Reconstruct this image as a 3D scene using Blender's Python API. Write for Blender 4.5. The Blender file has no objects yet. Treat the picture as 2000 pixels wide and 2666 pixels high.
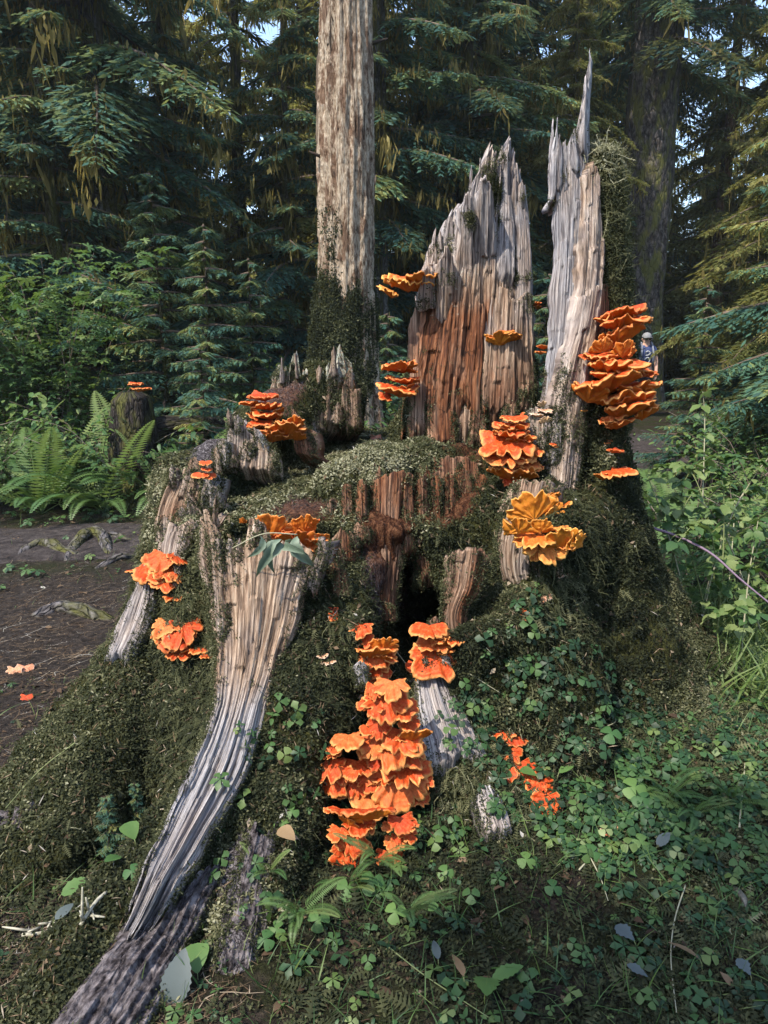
import bpy, math, random
import numpy as np
from mathutils import Vector, Matrix
from mathutils.bvhtree import BVHTree

# ------------------------------------------------------------------ camera, sky, sun, exposure
scn = bpy.context.scene
CAM_Z, PITCH, FPX = 1.6, math.radians(13.0), 26.0 / 36.0 * 2666.0
cam_data = bpy.data.cameras.new('camera'); cam = bpy.data.objects.new('camera', cam_data)
scn.collection.objects.link(cam); scn.camera = cam
cam.location = (0, 0, CAM_Z); cam.rotation_euler = (math.pi / 2 - PITCH, 0, 0)
cam_data.sensor_fit = 'VERTICAL'; cam_data.sensor_height = 36.0; cam_data.lens = 26.0
cam_data.clip_start = 0.05; cam_data.clip_end = 600
SUN_DIR = Vector((-0.42, -0.40, 0.81)).normalized()      # towards the sun
world = bpy.data.worlds.new('World'); scn.world = world; world.use_nodes = True
wn = world.node_tree; wn.nodes.clear()
sky = wn.nodes.new('ShaderNodeTexSky'); sky.sky_type = 'NISHITA'; sky.sun_disc = False
sky.sun_elevation = math.asin(SUN_DIR.z); sky.sun_rotation = math.atan2(SUN_DIR.x, SUN_DIR.y)
sky.air_density = 1.0; sky.dust_density = 1.2; sky.ozone_density = 1.0
bgn = wn.nodes.new('ShaderNodeBackground'); bgn.inputs[1].default_value = 0.15
won = wn.nodes.new('ShaderNodeOutputWorld')
wn.links.new(sky.outputs[0], bgn.inputs[0]); wn.links.new(bgn.outputs[0], won.inputs[0])
sun_l = bpy.data.lights.new('sun', 'SUN'); sun_l.energy = 2.7; sun_l.angle = math.radians(0.53)
sun_l.color = (1.0, 0.91, 0.77)
sun = bpy.data.objects.new('sun', sun_l); scn.collection.objects.link(sun)
sun.rotation_euler = SUN_DIR.to_track_quat('Z', 'Y').to_euler()
vs = scn.view_settings; vs.view_transform = 'Standard'; vs.look = 'None'; vs.gamma = 1.0; vs.exposure = 1.6
cy = scn.cycles
cy.max_bounces = 5; cy.diffuse_bounces = 3; cy.glossy_bounces = 2; cy.transmission_bounces = 3
cy.transparent_max_bounces = 4; cy.caustics_reflective = False; cy.caustics_refractive = False
cy.use_denoising = True; cy.sample_clamp_indirect = 4.0

# ------------------------------------------------------------------ numbers
rng = np.random.default_rng(11)
SP, CP = math.sin(PITCH), math.cos(PITCH)
def ray(px, py):
    a, b = (px - 1000.0) / FPX, (1333.0 - py) / FPX
    return np.array([a, CP + b * SP, -SP + b * CP])
def P(px, py, Y):
    d = ray(px, py); t = Y / d[1]
    return np.array([d[0] * t, Y, CAM_Z + d[2] * t])
def G(px, py, z=0.0):
    d = ray(px, py); t = (z - CAM_Z) / d[2]
    return np.array([d[0] * t, d[1] * t, z])
def proj(V):
    x = V[:, 0]; y = V[:, 1]; z = V[:, 2] - CAM_Z
    dep = y * CP - z * SP; up = y * SP + z * CP
    dep = np.maximum(dep, 1e-3)
    return 1000 + FPX * x / dep, 1333 - FPX * up / dep
def _hash(ix, iy, iz, seed):
    n = (ix * 374761393 + iy * 668265263 + iz * 1274126177 + seed * 974634777) & 0xffffffff
    n = ((n ^ (n >> 13)) * 1274126177) & 0xffffffff
    n = ((n ^ (n >> 15)) * 2246822519) & 0xffffffff
    return (n ^ (n >> 16)) / 4294967296.0
def vnoise(p, seed=0):
    p = np.asarray(p, float)
    i = np.floor(p).astype(np.int64); f = p - i; f = f * f * (3 - 2 * f)
    out = 0
    for dx in (0, 1):
        for dy in (0, 1):
            for dz in (0, 1):
                w = (f[..., 0] if dx else 1 - f[..., 0]) * (f[..., 1] if dy else 1 - f[..., 1]) * (f[..., 2] if dz else 1 - f[..., 2])
                out = out + w * _hash(i[..., 0] + dx, i[..., 1] + dy, i[..., 2] + dz, seed)
    return out * 2 - 1
def fbm(p, octv=3, seed=0):
    p = np.asarray(p, float); s, a, tot = 0, 1.0, 0
    for o in range(octv):
        s = s + a * vnoise(p * 2 ** o, seed + o * 17); tot += a; a *= .5
    return s / tot
def n2(x, y, seed=0, octv=2):
    x, y = np.broadcast_arrays(np.asarray(x, float), np.asarray(y, float))
    return fbm(np.stack([x, y, np.zeros_like(x) + .37], -1), octv, seed)
def smooth(a, b, x):
    t = np.clip((x - a) / (b - a), 0, 1); return t * t * (3 - 2 * t)
def catmull(pts, n):
    """n points along a Catmull-Rom curve through pts (any columns)."""
    p = np.asarray(pts, float); m = len(p)
    if m == 2:
        t = np.linspace(0, 1, n)[:, None]; return p[0] * (1 - t) + p[1] * t
    q = np.vstack([2 * p[0] - p[1], p, 2 * p[-1] - p[-2]])
    s = np.linspace(0, m - 1, n); k = np.minimum(s.astype(int), m - 2); t = (s - k)[:, None]
    a, b, c, d = q[k], q[k + 1], q[k + 2], q[k + 3]
    return .5 * (2 * b + (c - a) * t + (2 * a - 5 * b + 4 * c - d) * t ** 2 + (3 * b - a - 3 * c + d) * t ** 3)
def frames(nrm, spin):
    """rotation matrices whose z axis is nrm, spun about it."""
    nrm = nrm / np.maximum(np.linalg.norm(nrm, axis=1, keepdims=True), 1e-9)
    ref = np.where(np.abs(nrm[:, 2:3]) > .9, np.array([[1., 0, 0]]), np.array([[0, 0, 1.]]))
    t = np.cross(ref, nrm); t /= np.maximum(np.linalg.norm(t, axis=1, keepdims=True), 1e-9)
    b = np.cross(nrm, t); c, s = np.cos(spin)[:, None], np.sin(spin)[:, None]
    return np.stack([t * c + b * s, -t * s + b * c, nrm], -1)

# ------------------------------------------------------------------ mesh objects
def mesh_np(name, V, F, mat, attrs=None, smoothed=True):
    """F: one (n,3)/(n,4) array or a list of such arrays"""
    if isinstance(F, np.ndarray): F = [F]
    F = [np.asarray(f, np.int32) for f in F if len(f)]
    me = bpy.data.meshes.new(name)
    V = np.asarray(V, np.float32)
    loops = np.concatenate([f.ravel() for f in F]); cnt = np.concatenate([np.full(len(f), f.shape[1], np.int32) for f in F])
    start = np.concatenate([[0], np.cumsum(cnt)[:-1]]).astype(np.int32)
    me.vertices.add(len(V)); me.vertices.foreach_set('co', V.ravel())
    me.loops.add(len(loops)); me.loops.foreach_set('vertex_index', loops)
    me.polygons.add(len(cnt)); me.polygons.foreach_set('loop_start', start); me.polygons.foreach_set('loop_total', cnt)
    if smoothed: me.polygons.foreach_set('use_smooth', np.ones(len(cnt), bool))
    for k, a in (attrs or {}).items():
        a = np.asarray(a, np.float32)
        if a.ndim == 1:
            me.attributes.new(k, 'FLOAT', 'POINT').data.foreach_set('value', a)
        else:
            me.attributes.new(k, 'FLOAT_VECTOR', 'POINT').data.foreach_set('vector', a.ravel())
    me.update(calc_edges=True)
    if mat is not None: me.materials.append(mat)
    return me
def link(name, data, parent=None, loc=None, rot=None, scale=None):
    o = bpy.data.objects.new(name, data); scn.collection.objects.link(o)
    if parent is not None: o.parent = parent
    if loc is not None: o.location = [float(c) for c in loc]
    if rot is not None: o.rotation_euler = rot
    if scale is not None: o.scale = (scale,) * 3 if np.isscalar(scale) else scale
    return o
def tag(o, label=None, cat=None, group=None, kind=None):
    if label: o['label'] = label
    if cat: o['category'] = cat
    if group: o['group'] = group
    if kind: o['kind'] = kind
    return o
def empty(name, loc, rz=0.0):
    o = bpy.data.objects.new(name, None); scn.collection.objects.link(o)
    o.location = [float(c) for c in loc]; o.rotation_euler = (0, 0, rz); return o
def scatter(protos, which, pos, R, sc, tint):
    """copies of small meshes (V, F tris, a 0..1 along-leaf value) merged into one V, F, attrs"""
    Vs, Fs, T, L = [], [], [], []; base = 0
    sc = np.asarray(sc, float)
    if sc.ndim == 1: sc = np.repeat(sc[:, None], 3, 1)
    for k, (pv, pf) in enumerate(protos):
        m = which == k
        if not m.any(): continue
        v = np.einsum('nij,nkj->nki', R[m], pv[None] * sc[m][:, None, :]) + pos[m][:, None, :]
        nn, kk = v.shape[:2]
        Vs.append(v.reshape(-1, 3)); Fs.append((pf[None] + (np.arange(nn) * kk)[:, None, None]).reshape(-1, 3) + base)
        T.append(np.repeat(tint[m], kk)); base += nn * kk
    return np.vstack(Vs), np.vstack(Fs), {'tint': np.concatenate(T)}
def sample_tris(V, F, n, w=None, seed=0):
    r = np.random.default_rng(seed)
    a, b, c = V[F[:, 0]], V[F[:, 1]], V[F[:, 2]]
    cr = np.cross(b - a, c - a); ar = np.linalg.norm(cr, axis=1)
    pr = ar * (1 if w is None else w); pr = pr / pr.sum()
    i = r.choice(len(F), n, p=pr); u, v = r.random(n), r.random(n); f = u + v > 1; u[f], v[f] = 1 - u[f], 1 - v[f]
    return a[i] + u[:, None] * (b - a)[i] + v[:, None] * (c - a)[i], cr[i] / np.maximum(ar[i], 1e-12)[:, None], i
def tube(pts, rad, sides=8, cap=True, squash=None, seed=None, rough=0.0):
    """closed tube along pts with radius per point -> V, quads, guv (around, along, 0)"""
    pts = np.asarray(pts, float); n = len(pts); rad = np.broadcast_to(np.asarray(rad, float), (n,))
    tan = np.gradient(pts, axis=0); tan /= np.maximum(np.linalg.norm(tan, axis=1, keepdims=True), 1e-9)
    up = np.tile([0.0, 0, 1.0], (n, 1)); up[np.abs(tan[:, 2]) > .95] = (0, 1, 0)
    if np.abs(tan[:, 2]).max() > .8: up = np.tile([0, 1.0, 0], (n, 1))
    s = np.cross(tan, up); s /= np.maximum(np.linalg.norm(s, axis=1, keepdims=True), 1e-9); b = np.cross(s, tan)
    a = np.arange(sides) / sides * 2 * math.pi
    r = np.repeat(rad[:, None], sides, 1)
    L = np.concatenate([[0], np.cumsum(np.linalg.norm(np.diff(pts, axis=0), axis=1))])
    if seed is not None and rough > 0:
        r = r * (1 + rough * fbm(np.stack([np.cos(a)[None] * 1.7 + 0 * r, np.sin(a)[None] * 1.7 + 0 * r, L[:, None] / max(rad.mean() * 3, 1e-3) + 0 * r], -1), 3, seed))
    V = pts[:, None] + r[..., None] * (np.cos(a)[None, :, None] * s[:, None] + np.sin(a)[None, :, None] * b[:, None])
    g = np.stack([np.repeat((a * rad.mean())[None], n, 0), np.repeat(L[:, None], sides, 1), np.zeros((n, sides))], -1)
    i, j = np.meshgrid(np.arange(n - 1), np.arange(sides), indexing='ij'); j2 = (j + 1) % sides
    Q = np.stack([(i + 1) * sides + j, (i + 1) * sides + j2, i * sides + j2, i * sides + j], -1).reshape(-1, 4)
    V = V.reshape(-1, 3); g = g.reshape(-1, 3); Ts = np.zeros((0, 3), int)
    if cap:
        k = len(V); V = np.vstack([V, pts[0], pts[-1]]); g = np.vstack([g, [0, 0, 0], [0, L[-1], 0]])
        jj = np.arange(sides); j2 = (jj + 1) % sides; e = (n - 1) * sides
        Ts = np.vstack([np.stack([np.full(sides, k), jj, j2], 1), np.stack([np.full(sides, k + 1), e + j2, e + jj], 1)])
    return V, Q, Ts, g
class Col:
    """collects pieces into one mesh"""
    def __init__(s): s.V, s.F, s.A, s.n = [], [], [], 0
    def add(s, V, Fs, A=None):
        s.V.append(V); s.A.append(A if A is not None else np.zeros(len(V)))
        for f in (Fs if isinstance(Fs, (list, tuple)) else [Fs]):
            if len(f): s.F.append(np.asarray(f) + s.n)
        s.n += len(V)
    def tube(s, pts, rad, sides=5, tint=.5):
        V, Q, T, g = tube(pts, rad, sides); s.add(V, [Q, T], np.full(len(V), tint))
    def mesh(s, name, mat, smoothed=True):
        f4 = [f for f in s.F if f.shape[1] == 4]; f3 = [f for f in s.F if f.shape[1] == 3]
        return mesh_np(name, np.vstack(s.V), ([np.vstack(f4)] if f4 else []) + ([np.vstack(f3)] if f3 else []), mat, {'tint': np.concatenate(s.A)}, smoothed)

# ------------------------------------------------------------------ materials
def newmat(name):
    m = bpy.data.materials.new(name); m.use_nodes = True; m.node_tree.nodes.clear(); return m, m.node_tree
def N(nt, typ, ins=None, **props):
    n = nt.nodes.new(typ)
    for k, v in props.items(): setattr(n, k, v)
    for k, v in (ins or {}).items():
        s = n.inputs[k]
        if isinstance(v, bpy.types.NodeSocket): nt.links.new(v, s)
        elif isinstance(v, tuple) and len(v) == 3 and s.type == 'RGBA': s.default_value = (*v, 1)
        else: s.default_value = v
    return n
def attr(nt, name): return N(nt, 'ShaderNodeAttribute', attribute_name=name)
def ramp(nt, fac, stops):
    r = N(nt, 'ShaderNodeValToRGB', {0: fac}); e = r.color_ramp.elements
    while len(e) < len(stops): e.new(.5)
    for k, (p, c) in enumerate(stops): e[k].position = p; e[k].color = (*c, 1) if len(c) == 3 else c
    return r.outputs[0]
def mix(nt, fac, a, b, mode='MIX'):
    n = N(nt, 'ShaderNodeMix', {}, data_type='RGBA', blend_type=mode, clamp_factor=True)
    for k, v in ((0, fac), (6, a), (7, b)):
        s = n.inputs[k]
        if isinstance(v, bpy.types.NodeSocket): nt.links.new(v, s)
        else: s.default_value = (*v, 1) if isinstance(v, tuple) else v
    return n.outputs[2]
def noise(nt, vec, scale, detail=4.0, rough=.6):
    ins = {'Scale': scale, 'Detail': detail, 'Roughness': rough}
    if vec is not None: ins['Vector'] = vec
    return N(nt, 'ShaderNodeTexNoise', ins).outputs[0]
def mapping(nt, vec, scale, loc=(0, 0, 0)): return N(nt, 'ShaderNodeMapping', {0: vec, 'Location': loc, 'Scale': scale}).outputs[0]
def math_n(nt, op, a, b=0.0, clamp=False): return N(nt, 'ShaderNodeMath', {0: a, 1: b}, operation=op, use_clamp=clamp).outputs[0]
def finish(nt, col, rough=.85, bump=None, bstr=.4, bdist=.01, spec=.25, trans=None):
    ins = {'Base Color': col, 'Roughness': rough, 'Specular IOR Level': spec}
    if bump is not None: ins['Normal'] = N(nt, 'ShaderNodeBump', {'Height': bump, 'Strength': bstr, 'Distance': bdist}).outputs[0]
    b = N(nt, 'ShaderNodeBsdfPrincipled', ins); sh = b.outputs[0]
    if trans:
        t = N(nt, 'ShaderNodeBsdfTranslucent', {0: trans[1]})
        sh = N(nt, 'ShaderNodeMixShader', {0: trans[0], 1: sh, 2: t.outputs[0]}).outputs[0]
    N(nt, 'ShaderNodeOutputMaterial', {0: sh})
def objco(nt): return N(nt, 'ShaderNodeTexCoord').outputs['Object']

def mat_wood():
    m, nt = newmat('weathered_wood'); g = attr(nt, 'guv').outputs['Vector']; tone0 = attr(nt, 'tone').outputs['Fac']
    lich = attr(nt, 'lich').outputs['Fac']
    fine = noise(nt, mapping(nt, g, (150, 5, 1)), 1.0, 5, .65)
    mid = noise(nt, mapping(nt, g, (38, 2.2, 1), (7, 3, 0)), 1.0, 4, .6)
    blotch = noise(nt, mapping(nt, g, (9, 5, 1)), 1.0, 4, .6)
    tone = math_n(nt, 'ADD', tone0, math_n(nt, 'MULTIPLY', math_n(nt, 'SUBTRACT', noise(nt, mapping(nt, g, (16, 4, 1), (3, 9, 0)), 1.0, 5, .65), .5), .95), True)
    grey = ramp(nt, fine, [(.34, (.058, .055, .060)), (.43, (.175, .166, .178)), (.52, (.315, .302, .315)), (.64, (.45, .435, .44))])
    tan = ramp(nt, fine, [(.34, (.040, .027, .020)), (.43, (.150, .100, .070)), (.52, (.31, .22, .157)), (.64, (.48, .38, .295))])
    rot = ramp(nt, fine, [(.36, (.020, .008, .005)), (.46, (.10, .036, .017)), (.56, (.20, .078, .034)), (.68, (.33, .16, .08))])
    cw_ = N(nt, 'ShaderNodeVectorMath', {0: mapping(nt, g, (34, 9, 1)), 1: N(nt, 'ShaderNodeVectorMath', {0: N(nt, 'ShaderNodeTexNoise', {'Vector': mapping(nt, g, (30, 20, 1)), 'Scale': 1.0, 'Detail': 4.0}).outputs[1], 1: (1.6, 1.6, 0)}, operation='MULTIPLY').outputs[0]}, operation='ADD').outputs[0]
    cub = N(nt, 'ShaderNodeTexVoronoi', {'Vector': cw_, 'Scale': 1.0, 'Randomness': .8}, feature='DISTANCE_TO_EDGE').outputs[0]
    cubm = ramp(nt, math_n(nt, 'ADD', cub, math_n(nt, 'MULTIPLY', math_n(nt, 'SUBTRACT', blotch, .42), .9)), [(.0, (.85,) * 3), (.06, (0,) * 3)])
    rot = mix(nt, cubm, rot, (.014, .006, .004))
    c = mix(nt, math_n(nt, 'MULTIPLY', tone, 2.0, True), grey, tan)
    c = mix(nt, math_n(nt, 'SUBTRACT', math_n(nt, 'MULTIPLY', tone, 2.0), 1.0, True), c, rot)
    c = mix(nt, ramp(nt, mid, [(.31, (.85,) * 3), (.41, (0,) * 3)]), c, (.040, .030, .024))
    l = ramp(nt, math_n(nt, 'ADD', noise(nt, g, 55, 5, .7), math_n(nt, 'SUBTRACT', math_n(nt, 'MULTIPLY', lich, .45), .25)), [(.50, (0,) * 3), (.60, (1,) * 3)])
    c = mix(nt, l, c, ramp(nt, blotch, [(.35, (.17, .19, .14)), (.6, (.38, .385, .33))]))
    h = math_n(nt, 'ADD', math_n(nt, 'MULTIPLY', fine, 1.1), mid)
    finish(nt, c, .85, h, 1.0, .016, .2); return m
def mat_leaf(name, stops, trans=.35, tcol=(.22, .26, .03), rough=.55, spec=.3):
    m, nt = newmat(name); t = attr(nt, 'tint').outputs['Fac']
    c = ramp(nt, t, stops)
    tc = mix(nt, .65, c, tcol, 'ADD')
    finish(nt, c, rough, None, spec=spec, trans=(trans, tc)); return m
def mat_bark(name, dark, mid, light, moss=0.0, sx=30, sy=9, crack=.6):
    m, nt = newmat(name); g = attr(nt, 'guv').outputs['Vector']
    wob = N(nt, 'ShaderNodeVectorMath', {0: mapping(nt, g, (sx, sy, 1)), 1: N(nt, 'ShaderNodeTexNoise', {'Vector': mapping(nt, g, (sx * .8, sy * .8, 1)), 'Scale': 1.0}).outputs[1]}, operation='ADD').outputs[0]
    a = noise(nt, mapping(nt, g, (sx, sy, 1)), 1.0, 6, .68); b = noise(nt, mapping(nt, g, (5, 2, 1)), 1.0, 4, .6)
    pl = N(nt, 'ShaderNodeTexVoronoi', {'Vector': wob, 'Scale': .8}, feature='DISTANCE_TO_EDGE').outputs[0]
    c = ramp(nt, a, [(.38, dark), (.5, mid), (.64, light)])
    c = mix(nt, ramp(nt, pl, [(.0, (crack,) * 3), (.10, (0,) * 3)]), c, dark)
    if moss: c = mix(nt, ramp(nt, b, [(.5 - moss * .25, (0,) * 3), (.62 - moss * .2, (1,) * 3)]), c, (.075, .075, .022))
    h = math_n(nt, 'ADD', math_n(nt, 'MULTIPLY', a, .5), math_n(nt, 'MINIMUM', math_n(nt, 'MULTIPLY', pl, 5.0 * crack), .83 * crack))
    finish(nt, c, .9, h, 1.0, .04, .15); return m
M = {}
M['wood'] = mat_wood()
# ------------------------------------------------------------------ ground height (shared by everything that stands on it)
def ground_z(x, y):
    x = np.asarray(x, float); y = np.asarray(y, float)
    h = .035 * n2(x * .9, y * .9, 3, 3) + .018 * n2(x * 4, y * 4, 5, 2)
    far = smooth(7, 30, np.hypot(x, y))
    h = h + far * (.35 * n2(x * .12, y * .12, 9, 2))
    mound = .16 * np.exp(-(((x - 1.15) / .75) ** 2 + ((y - 2.75) / .55) ** 2)) + .10 * np.exp(-(((x - .45) / .45) ** 2 + ((y - 2.35) / .4) ** 2))
    return h + mound

# ------------------------------------------------------------------ the stump: mossy body from a distance field
HV = .0125
O3 = np.array([-1.75, 1.1, -.2]); D3 = (300, 264, 156)
gx = (O3[0] + HV * np.arange(D3[0]))[:, None, None]; gy = (O3[1] + HV * np.arange(D3[1]))[None, :, None]; gz = (O3[2] + HV * np.arange(D3[2]))[None, None, :]
plat = 1.0 + .10 * (gy - 3.2) + .05 * gx + 0 * gz
rr = np.sqrt((gx - .08) ** 2 + (gy - 3.35) ** 2)
ang = np.arctan2(gy - 3.35, gx - .08)
rad0 = .93 + .05 * np.cos(3 * ang + 1) + .04 * np.cos(5 * ang) + .14 * np.exp(-np.maximum(gz, 0) / .20)
D = ((rr - rad0) * .92).astype(np.float32)
def smax(a, b, k):
    h = np.clip(.5 - .5 * (b - a) / k, 0, 1); return b * (1 - h) + a * h + k * h * (1 - h)
def smin(a, b, k): return -smax(-a, -b, k)
D = smax(D, (gz - plat).astype(np.float32), .10).astype(np.float32)
def _box(p0, p1, r):
    lo = np.minimum(p0, p1) - r; hi = np.maximum(p0, p1) + r
    a = np.clip(np.floor((lo - O3) / HV).astype(int), 0, D3); b = np.clip(np.ceil((hi - O3) / HV).astype(int) + 1, 0, D3)
    return tuple(slice(i, j) for i, j in zip(a, b))
def seg(p0, r0, p1, r1, k=.12, cut=False):
    global D
    p0, p1 = np.asarray(p0, float), np.asarray(p1, float)
    s = _box(p0, p1, max(r0, r1) + k + .05)
    x, y, z = gx[s[0]], gy[:, s[1]], gz[:, :, s[2]]
    d = p1 - p0; L = max((d ** 2).sum(), 1e-9)
    t = np.clip(((x - p0[0]) * d[0] + (y - p0[1]) * d[1] + (z - p0[2]) * d[2]) / L, 0, 1)
    q = np.sqrt((x - p0[0] - t * d[0]) ** 2 + (y - p0[1] - t * d[1]) ** 2 + (z - p0[2] - t * d[2]) ** 2) - (r0 + (r1 - r0) * t)
    D[s] = smax(D[s], -q, k) if cut else smin(D[s], q, k)
def chain(pts, k=.10, cut=False):
    """pts: (px, py, Y, r): surface pixel; the axis lies r behind the surface along the view ray"""
    c = []
    for px, py, Y, r in pts:
        d = ray(px, py); d = d / np.linalg.norm(d); c.append((P(px, py, Y) + d * r * (0 if cut else .9), r))
    for (a, ra), (b, rb) in zip(c, c[1:]): seg(a, ra, b, rb, k, cut)
# carve the hollow front first, then add roots and rims
chain([(1020, 1330, 2.62, .20), (1060, 1520, 2.60, .22), (1060, 1720, 2.55, .18)], .06, True)
chain([(1215, 1290, 2.66, .22), (1230, 1450, 2.62, .24)], .08, True)
chain([(560, 1400, 2.62, .10), (700, 1400, 2.66, .13), (850, 1430, 2.62, .14)], .05, True)
chain([(930, 1240, 2.62, .24), (1030, 1230, 2.62, .28), (1150, 1240, 2.66, .28), (1250, 1260, 2.68, .24)], .06, True)
chain([(895, 1330, 2.55, .19), (905, 1500, 2.48, .15)], .05, True)
# left mossy buttress
chain([(490, 1430, 2.95, .15), (455, 1630, 2.74, .17), (355, 1830, 2.50, .20), (215, 2030, 2.30, .21), (60, 2180, 2.14, .19), (-250, 2420, 1.98, .15)], .08)
chain([(420, 1680, 2.64, .13), (330, 1880, 2.36, .14), (200, 2120, 2.08, .16), (60, 2320, 1.90, .15)], .08)
# moss curtain column between them
chain([(500, 1430, 2.72, .09), (500, 1650, 2.55, .10), (480, 1850, 2.36, .09), (440, 2060, 2.16, .07)], .06)
# bleached front root
chain([(665, 1500, 2.60, .15), (650, 1700, 2.46, .14), (590, 1930, 2.25, .12), (475, 2190, 1.95, .115), (335, 2400, 1.72, .125), (190, 2600, 1.50, .13), (40, 2850, 1.30, .12)], .07)
# front moss hump
chain([(905, 1500, 2.66, .10), (850, 1640, 2.48, .14), (770, 1860, 2.26, .16), (690, 2110, 2.04, .14), (640, 2330, 1.84, .11), (600, 2540, 1.62, .09)], .09)
chain([(760, 1620, 2.50, .12), (720, 1850, 2.28, .12)], .08)
# gully of the fungus stack
chain([(1010, 1720, 2.36, .10), (985, 1960, 2.20, .10), (960, 2200, 2.03, .08)], .06, True)
# right front root with grey wood
chain([(1130, 1660, 2.66, .10), (1140, 1830, 2.46, .12), (1210, 2010, 2.28, .11), (1310, 2190, 2.08, .09), (1420, 2400, 1.86, .07)], .09)
# slope of the right bay and right buttresses
chain([(1330, 1560, 2.72, .16), (1400, 1750, 2.52, .20), (1480, 1960, 2.34, .16)], .14)
chain([(1540, 1010, 3.06, .12), (1535, 1250, 3.00, .145), (1545, 1450, 2.90, .19), (1590, 1650, 2.80, .23), (1680, 1830, 2.72, .22), (1830, 1990, 2.62, .17)], .10)
chain([(1560, 1350, 3.1, .15), (1630, 1560, 3.05, .18), (1755, 1740, 3.0, .19), (1930, 1900, 2.95, .15)], .10)
chain([(1440, 1290, 2.88, .10), (1420, 1480, 2.80, .12), (1430, 1640, 2.70, .14)], .07)
# rims and back masses
chain([(640, 1190, 3.25, .12), (500, 1260, 3.02, .11), (450, 1390, 2.92, .10)], .08)
chain([(690, 1110, 3.5, .13), (820, 1040, 3.72, .15), (880, 1050, 3.78, .14)], .08)
chain([(1150, 1130, 3.6, .22), (1290, 1100, 3.6, .20), (1290, 900, 3.66, .14)], .10)
chain([(990, 1300, 2.98, .09), (1000, 1480, 2.96, .09), (1010, 1640, 2.9, .08)], .05)
chain([(880, 1270, 2.98, .10), (980, 1240, 2.98, .11), (1100, 1230, 3.04, .11), (1220, 1220, 3.14, .10)], .06)
# deep dark holes
chain([(1075, 1480, 2.86, .09), (1078, 1700, 2.80, .10)], .03, True)
chain([(1078, 1440, 2.80, .09), (1074, 1560, 2.72, .13), (1062, 1680, 2.62, .13), (1040, 1740, 2.5, .09)], .03, True)
seg(P(1075, 1600, 2.75), .15, P(1085, 1530, 3.45), .22, .03, True)
seg(P(1075, 1520, 2.95), .09, P(1085, 1500, 3.5), .14, .03, True); seg(P(1075, 1660, 2.9), .10, P(1090, 1560, 3.5), .16, .03, True)
seg(P(905, 1440, 2.75), .06, P(905, 1500, 3.1), .05, .03, True)
chain([(390, 1960, 2.18, .06), (400, 2110, 2.08, .08)], .05, True)
def surface_nets(D):
    """quads on the zero level of D, inside < 0"""
    s = D < 0
    c = np.zeros(tuple(n - 1 for n in D.shape), np.uint8)
    for dx in (0, 1):
        for dy in (0, 1):
            for dz in (0, 1):
                c += s[dx:s.shape[0] - 1 + dx, dy:s.shape[1] - 1 + dy, dz:s.shape[2] - 1 + dz]
    ix = np.argwhere((c > 0) & (c < 8)); idx = np.full(c.shape, -1, np.int64); idx[tuple(ix.T)] = np.arange(len(ix))
    acc = np.zeros((len(ix), 3)); cnt = np.zeros(len(ix))
    corners = [(dx, dy, dz) for dx in (0, 1) for dy in (0, 1) for dz in (0, 1)]
    val = {k: D[ix[:, 0] + k[0], ix[:, 1] + k[1], ix[:, 2] + k[2]] for k in corners}
    for k in corners:
        for ax in range(3):
            if k[ax]: continue
            k2 = tuple(1 if i == ax else k[i] for i in range(3)); a, b = val[k], val[k2]
            m = (a < 0) != (b < 0); t = np.where(m, a / np.where(m, a - b, 1), 0)
            p = np.array(k, float)[None].repeat(len(ix), 0); p[:, ax] += t
            acc[m] += p[m]; cnt[m] += 1
    V = ix + acc / np.maximum(cnt, 1)[:, None]; Q = []
    for ax in range(3):
        a1, a2 = [(1, 2), (2, 0), (0, 1)][ax]
        s0 = [slice(None)] * 3; s1 = [slice(None)] * 3; s0[ax] = slice(0, -1); s1[ax] = slice(1, None)
        e = np.argwhere(s[tuple(s0)] != s[tuple(s1)]); e = e[(e[:, a1] > 0) & (e[:, a2] > 0) & (e[:, a1] < D.shape[a1] - 1) & (e[:, a2] < D.shape[a2] - 1)]
        o1 = np.zeros(3, int); o1[a1] = 1; o2 = np.zeros(3, int); o2[a2] = 1
        g = lambda e: idx[tuple(e.T)]
        q = np.stack([g(e), g(e - o1), g(e - o1 - o2), g(e - o2)], 1)
        fl = s[tuple(e.T)]; q[~fl] = q[~fl][:, ::-1]; Q.append(q)
    return V, np.vstack(Q)
bv, BQ = surface_nets(np.clip(D, -.06, .06)); BV = bv * HV + O3
del D
def tri(Q): return np.vstack([Q[:, [0, 1, 2]], Q[:, [0, 2, 3]]])
def vnormals(V, T):
    n = np.zeros_like(V); f = np.cross(V[T[:, 1]] - V[T[:, 0]], V[T[:, 2]] - V[T[:, 0]])
    for k in range(3): np.add.at(n, T[:, k], f)
    return n / np.maximum(np.linalg.norm(n, axis=1, keepdims=True), 1e-12)
bn = vnormals(BV, tri(BQ))
if (bn[:, 2] * (BV[:, 2] > .9)).sum() < 0: BQ = BQ[:, ::-1]; bn = -bn
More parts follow.
